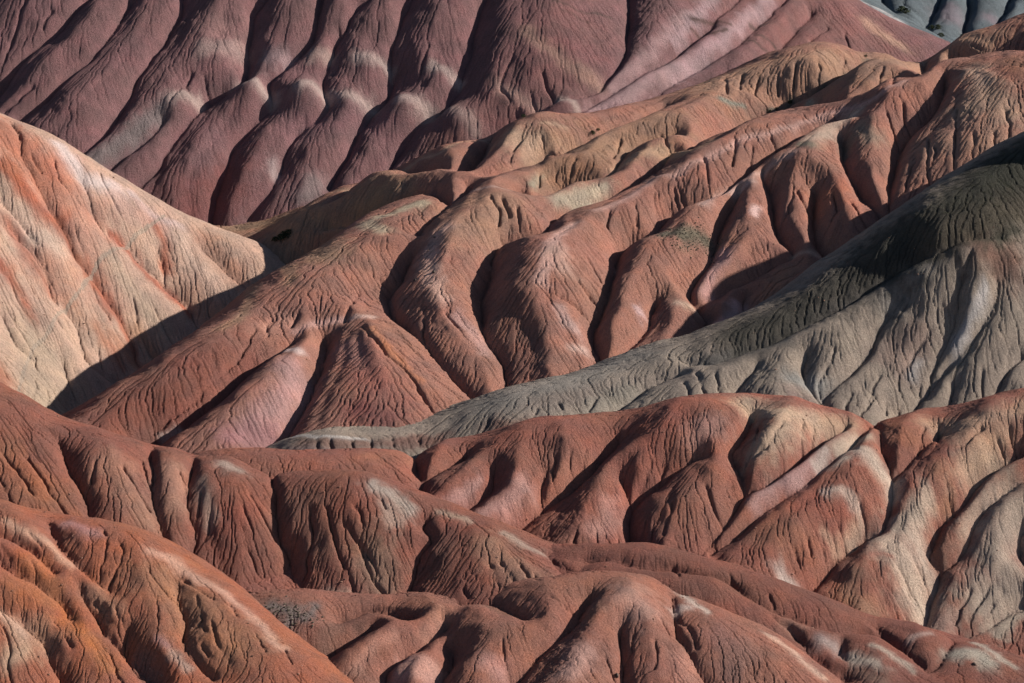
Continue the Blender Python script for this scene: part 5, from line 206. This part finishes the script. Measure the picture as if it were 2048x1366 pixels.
# ------------------------------------------------------------------ build the height grids
class Hill: pass
hills = {}
for n, l in DATA.items():
    h = Hill(); h.l = l; h.base = Base(l['ctrl'])
    x0, x1, y0, y1 = l['ext']; dx, dy = l['res']
    M, R, dr, dg = macro(l, l['ext'], h.base)
    h.x0, h.y0, h.dx, h.dy = x0, y0, dx, dy
    nx = int((x1-x0)/dx); ny = int((y1-y0)/dy)
    X = (x0+dx*np.arange(nx))[None, :]+np.zeros((ny, 1)); Y = (y0+dy*np.arange(ny))[:, None]+np.zeros((1, nx))
    seed = ord(n)
    s = {'A': 1.3, 'Z': 2.5, 'C': 1.17, 'F': .8, 'K': .85}.get(n, 1.)
    wx = X+1.0*s*noise(X, Y, 9*s, seed, 3); wy = Y+1.0*s*noise(X, Y, 9*s, seed+5, 3)
    Z = bil(M, x0, y0, CS, CS, wx, wy).astype(np.float32)
    DG = bil(dg, x0, y0, CS, CS, wx, wy)
    # finer gullies
    if l['m']:
        dm = distfield(l['m'], x0, y0, CS*.6, CS*.6, int((x1-x0)/CS/.6)+2, int((y1-y0)/CS/.6)+2)
        DM = bil(dm, x0, y0, CS*.6, CS*.6, X+.5*s*noise(X, Y, 3*s, seed+9, 2), Y+.5*s*noise(X, Y, 3*s, seed+7, 2))
        Z -= 1.35*s*np.exp(-(DM/(.5*s))**1.1)*(.7+.7*noise(X, Y, 5*s, seed+33, 2))
    for bx, by, bh in l['bumps']:
        Z += (bh*np.exp(-((X-bx)**2+(Y-by+3)**2)/7.5**2)-.45*bh*np.exp(-((X-bx)**2+((Y-by-11)*1.2)**2)/8**2)).astype(np.float32)
    Z -= 1.7*s*np.exp(-(DG/(1.0*s))**1.15)*(.75+.45*noise(X, Y, 14*s, seed+31, 2))
    Z += .5*s*noise(X, Y, 11*s, seed+20, 3, .45)
    h.X, h.Y, h.nx, h.ny, h.Z, h.s, h.DG = X, Y, nx, ny, Z, s, DG
    h.DR = bil(dr, x0, y0, CS, CS, wx, wy)
    # crumbly crust in patches, away from the smooth crests
    patch = np.clip(.25+1.1*noise(X, Y, 17*s, seed+41, 3), 0, 1)*np.clip(h.DR/(5*s), 0, 1)
    h.Z = Z = (Z+.30*s*patch*noise(X, Y, 1.7*s, seed+43, 3, .7)).astype(np.float32)
    hills[n] = h

def above(h, x, y):
    inside = (x > h.x0) & (x < h.x0+h.dx*(h.nx-1)) & (y > h.y0) & (y < h.y0+h.dy*(h.ny-1))
    return np.where(inside, bil(h.Z, h.x0, h.y0, h.dx, h.dy, x, y), -1e3)

for n, h in hills.items():
    h.Z, h.acc = rills(h.Z, h.dx, h.dy, dict(A=.35, B=.62, C=.65, D=.62, E=.58, G=.72, H=.42, F=.72, K=.6, Z=.4)[n]*h.s, ord(n), steps=90, passes=3)
    h.Z = h.Z.astype(np.float32)

def paint(h, n):                          # mineral colours: body colour, then clay lenses and streaks, painted shade and highlights
    x0, x1, y0, y1 = h.l['ext']; cs = 1.0
    nx = int((x1-x0)/cs)+2; ny = int((y1-y0)/cs)+2
    gx = (x0+cs*np.arange(nx))[None, :]; gy = (y0+cs*np.arange(ny))[:, None]
    seed = ord(n)+300
    C = np.zeros(h.X.shape+(3,), np.float32)+np.array(h.l['base'], np.float32)  # Z's bluish body tone has haze painted into it
    j1 = noise(h.X, h.Y, 7, seed, 3); j2 = noise(h.X, h.Y, 2.2, seed+3, 3)
    px = h.X+1.6*j1; py = h.Y+1.6*noise(h.X, h.Y, 7, seed+8, 3)
    for r, c, q in h.l['cols']:  # D's near-black upper flank: dark vegetation plus painted shade
        S = spline(q, max(1., r*.4)) if len(q) > 1 else np.array(q)  # dark strokes on C's left-facing slopes are painted shade
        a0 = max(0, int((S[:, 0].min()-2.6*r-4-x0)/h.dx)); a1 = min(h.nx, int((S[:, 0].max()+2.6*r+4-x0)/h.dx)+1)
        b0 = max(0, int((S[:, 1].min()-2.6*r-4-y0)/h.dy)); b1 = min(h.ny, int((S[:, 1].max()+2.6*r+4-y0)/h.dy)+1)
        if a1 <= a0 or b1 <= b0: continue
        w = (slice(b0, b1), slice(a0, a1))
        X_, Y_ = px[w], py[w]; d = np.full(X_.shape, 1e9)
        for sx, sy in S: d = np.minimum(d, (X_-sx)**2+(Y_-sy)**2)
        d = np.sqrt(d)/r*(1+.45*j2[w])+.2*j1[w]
        a = (np.exp(-np.maximum(d, 0)**2.2*.8)*.92)[..., None]  # K's hollows: shade painted in as dark strokes
        C[w] = C[w]*(1-a)+np.array(c, np.float32)*a  # pale crest strokes on C: sunlit highlights put into the colour
    C *= dict(A=.94, B=.98, C=1.17, D=1.0, E=1.04, G=.97, H=.82, F=1.05, K=1.06, Z=.9)[n]
    C *= np.array((1.0, .965, 1.0), np.float32)
    return C
NAMES = dict(
 A=('far_hill', 'mauve red far hillside with rounded parallel spurs along the top'),
 B=('left_hill', 'sunlit cream and salmon streaked hillside on the left'),
 C=('central_hill', 'broad red brown hill with winding spurs in the middle'),
 D=('dark_hill', 'grey olive hill with shaded flank on the right'),
 E=('middle_ridge', 'brick red ridge with cream spurs in front of the grey hill'),
 G=('front_ridge', 'red brown ridge with deep gullies behind the front left hill'),
 H=('front_right_ridge', 'low maroon ridge with pale humps at the bottom right'),
 F=('front_left_hill', 'orange red hill in the bottom left corner'),
 K=('front_hill', 'pinkish red dome with hollows at the bottom centre'),
 Z=('distant_hill', 'blue green hillside in the top right corner'))
def grid_mesh(name, h, face_mask, col, seen=None):
    nx, ny = h.nx, h.ny
    idx = np.arange(nx*ny).reshape(ny, nx)
    q = np.stack([idx[:-1, :-1], idx[:-1, 1:], idx[1:, 1:], idx[1:, :-1]], -1)
    if seen is not None:                  # far sides of the hills: one large quad for each 4 x 4 block
        B = 4; by, bx = (ny-1)//B, (nx-1)//B
        blk = ~(seen[:by*B, :bx*B].reshape(by, B, bx, B).any((1, 3))) & face_mask[:by*B, :bx*B].reshape(by, B, bx, B).all((1, 3))
        fine = face_mask.copy(); fine[:by*B, :bx*B] &= ~np.repeat(np.repeat(blk, B, 0), B, 1)
        J, I = np.nonzero(blk); J *= B; I *= B
        q = np.vstack([q[fine], np.stack([idx[J, I], idx[J, I+B], idx[J+B, I+B], idx[J+B, I]], -1)])
    else: q = q[face_mask]
    used = np.zeros(nx*ny, bool); used[q.ravel()] = True
    new = np.cumsum(used)-1; q = new[q]
    co = np.stack([h.X.ravel(), h.Y.ravel(), h.Z.ravel()], -1)[used].astype(np.float32)
    me = bpy.data.meshes.new(name)
    me.vertices.add(len(co)); me.vertices.foreach_set("co", co.ravel())
    me.loops.add(q.size); me.loops.foreach_set("vertex_index", q.ravel().astype(np.int32))
    me.polygons.add(len(q)); me.polygons.foreach_set("loop_start", np.arange(0, q.size, 4, dtype=np.int32))
    me.polygons.foreach_set("use_smooth", np.ones(len(q), bool))
    me.update(calc_edges=True)
    ca = me.color_attributes.new("albedo", 'FLOAT_COLOR', 'POINT')
    c4 = np.ones((len(co), 4), np.float32); c4[:, :3] = col.reshape(-1, 3)[used]
    ca.data.foreach_set("color", c4.ravel())
    me.materials.append(CLAY)
    o = bpy.data.objects.new(name, me); scene.collection.objects.link(o)
    return o

# which ground can be seen from the viewpoint or a few metres beside it
AZ = np.linspace(-.235, .235, 900); RG = np.arange(660., 1530., 1.5)
PX = np.tan(AZ)[None, :]*RG[:, None]; PY = np.repeat(RG[:, None], len(AZ), 1)
top = np.full(PX.shape, -1e3)
for h in hills.values(): top = np.maximum(top, above(h, PX, PY))
tanel = (top-330.)/np.hypot(PX, PY)
runmax = np.maximum.accumulate(tanel, 0)
def in_view(h):
    a = np.arctan2(h.X, h.Y); r = bil(runmax, AZ[0], RG[0], AZ[1]-AZ[0], 1.5, a, h.Y)
    return (h.Z-330.)/np.hypot(h.X, h.Y) > r-.0035
total = 0
for n, h in hills.items():
    oth = np.full(h.X.shape, -1e3)
    for k, g in hills.items():
        if k != n: oth = np.maximum(oth, above(g, h.X, h.Y))
    vis = h.Z > oth-.8
    half = .1763*(h.Y*.951+80)
    vis &= (np.abs(h.X) < half+30) | (h.X > 0) & (n in 'DC')
    fm = vis[:-1, :-1] | vis[1:, :-1] | vis[:-1, 1:] | vis[1:, 1:]
    col = paint(h, n)
    if h.l['path']:
        P = spline(h.l['path'][0], .5); d = np.full(h.X.shape, 1e9)
        near = (h.X > P[:, 0].min()-3) & (h.X < P[:, 0].max()+3) & (h.Y > P[:, 1].min()-3) & (h.Y < P[:, 1].max()+3)
        ax, ay = h.X[near], h.Y[near]; dd = np.full(ax.shape, 1e9)
        for sx, sy in P: dd = np.minimum(dd, (ax-sx)**2+(ay-sy)**2)
        d[near] = np.sqrt(dd)
        d += .25*noise(h.X, h.Y, 1.5, 77, 2)
        h.Z -= (.22*np.exp(-(d/.8)**2)).astype(np.float32)
        on = fm & (d[:-1, :-1] < .55)
        g = (np.exp(-(d/.9)**4)*.7)[..., None]
        pc = col*(1-g)+np.array((.36, .29, .235), np.float32)*g
        po = grid_mesh('path', h, on, pc.astype(np.float32)); po["kind"] = "structure"; po["label"] = "narrow grey footpath crossing the cream hillside"
        fm = fm & ~on
    h.fm = fm; h.col = col
    iv = in_view(h); iv &= np.abs(h.X) < .1763*(h.Y*.951+80)+12
    seen = iv[:-1, :-1] | iv[1:, :-1] | iv[:-1, 1:] | iv[1:, 1:]
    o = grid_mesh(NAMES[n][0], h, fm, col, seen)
    o["kind"] = "structure"; o["label"] = NAMES[n][1]
    total += len(o.data.polygons)
print("quads", total, flush=True);

# ------------------------------------------------------------------ valley floor below everything
def plain_material(name, rgb, rough=.95, var=.35, scale=3.):
    m = bpy.data.materials.new(name); m.use_nodes = True; N = m.node_tree.nodes; L = m.node_tree.links
    b = N["Principled BSDF"]; b.inputs["Roughness"].default_value = rough; b.inputs["Specular IOR Level"].default_value = .15
    tx = N.new("ShaderNodeTexNoise"); tx.inputs["Scale"].default_value = scale; tx.inputs["Detail"].default_value = 5
    tc = N.new("ShaderNodeTexCoord"); L.new(tc.outputs["Object"], tx.inputs["Vector"])
    rp = N.new("ShaderNodeValToRGB"); rp.color_ramp.elements[0].position = .3; rp.color_ramp.elements[1].position = .7
    rp.color_ramp.elements[0].color = (*[c*(1-var) for c in rgb], 1); rp.color_ramp.elements[1].color = (*[c*(1+var) for c in rgb], 1)
    L.new(tx.outputs[0], rp.inputs[0]); L.new(rp.outputs[0], b.inputs["Base Color"])
    return m
def mesh_object(name, verts, faces, mat, smooth=False):
    me = bpy.data.meshes.new(name); me.from_pydata([tuple(map(float, v)) for v in verts], [], [tuple(map(int, f)) for f in faces]); me.update()
    if smooth: me.polygons.foreach_set("use_smooth", np.ones(len(me.polygons), bool))
    me.materials.append(mat); o = bpy.data.objects.new(name, me); scene.collection.objects.link(o); return o
gs = []
for j in range(25):
    for i in range(25):
        gx, gy = -9000+750*i, -4000+750*j
        gs.append((gx, gy, -75+6*math.sin(gx*.003)*math.cos(gy*.004)))
gf = [(j*25+i, j*25+i+1, j*25+i+26, j*25+i+25) for j in range(24) for i in range(24)]
go = mesh_object("ground", gs, gf, plain_material("valley_silt", (.3, .2, .15), scale=.02)); go["kind"] = "structure"; go["label"] = "wide silty valley floor under the hills"

# ------------------------------------------------------------------ stones, scrub and shrubs
rng = np.random.default_rng(11)
ICO = [(0, 0, -1), (.72, -.53, -.45), (-.28, -.85, -.45), (-.89, 0, -.45), (-.28, .85, -.45), (.72, .53, -.45), (.28, -.85, .45), (-.72, -.53, .45), (-.72, .53, .45), (.28, .85, .45), (.89, 0, .45), (0, 0, 1)]
ICF = [(0,1,2),(1,0,5),(0,2,3),(0,3,4),(0,4,5),(1,5,10),(2,1,6),(3,2,7),(4,3,8),(5,4,9),(1,10,6),(2,6,7),(3,7,8),(4,8,9),(5,9,10),(6,10,11),(7,6,11),(8,7,11),(9,8,11),(10,9,11)]
ICO = np.array(ICO); ICF = np.array(ICF)
def lump(r, flat=.7, rough=.28):
    v = ICO*(1+rough*rng.uniform(-1, 1, (12, 1)))*r*rng.uniform(.75, 1.25, 3)
    v[:, 2] *= flat
    return v
def zat(n, x, y):
    h = hills[n]; return float(bil(h.Z, h.x0, h.y0, h.dx, h.dy, np.array([x]), np.array([y]))[0])
def scatter(name, pts, rmin, rmax, mat, label, flat=.7):
    V = []; F_ = []; k = 0
    for n, x, y in pts:
        r = rmin*(rmax/rmin)**(rng.random()**2.2)
        v = lump(r, flat)+np.array([x, y, zat(n, x, y)+.2*r]); V.append(v); F_.append(ICF+k); k += 12
    o = mesh_object(name, np.vstack(V), np.vstack(F_), mat); o["kind"] = "stuff"; o["label"] = label
    return o
def around(n, kind, count, spread):
    c = np.array(hills[n].l['s_'+kind][0]); p = []
    for _ in range(count):
        q = c[rng.integers(len(c))]+rng.normal(0, spread, 2); p.append((n, q[0], q[1]))
    return p
pts = []
for n, cnt in (('F', 350), ('K', 350), ('G', 350), ('H', 150), ('E', 400), ('D', 300), ('C', 900), ('B', 250)):
    h = hills[n]; jj, ii = np.nonzero(h.fm); s_ = rng.integers(0, len(jj), cnt)
    for a in s_: pts.append((n, h.X[jj[a], ii[a]], h.Y[jj[a], ii[a]]))
scatter("stones", pts, .08, .32, plain_material("clod", (.26, .15, .11), var=.5, scale=.35), "loose clods and stones scattered over the slopes")
scatter("gravel", around('C', 'gravel', 700, 3.2)+around('K', 'gravel', 260, 2.6), .10, .38, plain_material("dark_gravel", (.10, .085, .065), var=.5, scale=.8), "patches of dark gravel on the red spurs")
def leafy(cx, cy, cz, R, H, nl, V, F_):
    for _ in range(nl):
        a = rng.uniform(0, 2*math.pi); q = rng.random()**.5; zz = rng.random()
        rr = R*q*math.sqrt(max(.05, 1-(zz*.95)**2))*(1+.25*math.sin(3*a+cx))
        p = np.array([cx+rr*math.cos(a), cy+rr*math.sin(a), cz+H*zz]); s = R*rng.uniform(.10, .22)
        d1 = rng.normal(0, 1, 3); d1 /= np.linalg.norm(d1); d2 = np.cross(d1, rng.normal(0, 1, 3)); d2 /= np.linalg.norm(d2)+1e-6
        k = len(V); V += [p-d1*s, p+d2*s*.6, p+d1*s, p-d2*s*.6]; F_.append((k, k+1, k+2, k+3))
leaf = plain_material("scrub_leaf", (.045, .055, .028), var=.5, scale=.6)
V = []; F_ = []
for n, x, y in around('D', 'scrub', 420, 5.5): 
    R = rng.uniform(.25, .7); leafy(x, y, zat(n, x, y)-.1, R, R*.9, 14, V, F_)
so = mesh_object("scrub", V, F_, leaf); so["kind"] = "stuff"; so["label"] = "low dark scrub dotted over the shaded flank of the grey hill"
wood = plain_material("shrub_wood", (.12, .085, .06))
for n, cat_l, R0 in (('Z', '%s dark green shrub from the left on the distant blue green hillside', 2.2), ('C', '%s small dark shrub from the left along the gullies of the central hill', 1.0)):
    ORD = 'first second third fourth fifth sixth seventh eighth ninth tenth eleventh twelfth thirteenth fourteenth fifteenth sixteenth seventeenth eighteenth nineteenth twentieth'.split()
    for si, (x, y) in enumerate(sorted(hills[n].l['s_shrub'][0], key=lambda p: p[0]/p[1])):
        R = R0*rng.uniform(.7, 1.25)*(1.9 if n == 'C' and x < -55 else 1); z = zat(n, x, y)
        e = bpy.data.objects.new("shrub", None); scene.collection.objects.link(e); e.location = (x, y, z)
        e["label"] = cat_l % ORD[si]; e["category"] = "shrub"; e["group"] = "shrubs on the distant hillside" if n == 'Z' else "shrubs in the gully of the central hill"
        V = []; F_ = []; leafy(0, 0, .1*R, R, R*.95, 170, V, F_)
        o = mesh_object("foliage", V, F_, leaf); o.parent = e
        V = []; F_ = []
        for q in range(5):
            a = q*1.26+rng.random(); k = len(V); w = .06*R
            V += [(-w, -w, -.2), (w, -w, -.2), (0, w, -.2), (.5*R*math.cos(a), .5*R*math.sin(a), .6*R)]; F_ += [(k, k+1, k+3), (k+1, k+2, k+3), (k+2, k, k+3)]
        o = mesh_object("stem", V, F_, wood); o.parent = e
rockm = plain_material("dark_rock", (.085, .065, .055), var=.4, scale=2.)
ROCKL = {'C': ['dark rock highest on the pale pink spur', 'dark rock lower down on the pale pink spur', 'dark rock left of the pink spur crest', 'small dark rock right below on the pink spur'], 'H': ['dark rock on the pale hump at the bottom right'], 'K': ['dark lump in place of the hole in the pink dome at the bottom']}  # K's lump is an added dark stand-in for a hole
order = {'C': [1, 0, 2, 3], 'H': [0], 'K': [0]}
for n in 'CHK':
    for k, (x, y) in enumerate(hills[n].l['s_rock'][0]):
        r = [.75, .5, .6, .45][k]
        me_v = lump(r, .8, .2); o = mesh_object("rock", me_v, ICF, rockm); o.location = (x, y, zat(n, x, y)+.2*r)
        bv = o.modifiers.new("worn", 'SUBSURF'); bv.levels = 1; bv.render_levels = 2; bv.subdivision_type = 'SIMPLE'
        o["label"] = ROCKL[n][order[n][k]]; o["category"] = "rock"; o["group"] = "dark rocks on the slopes"
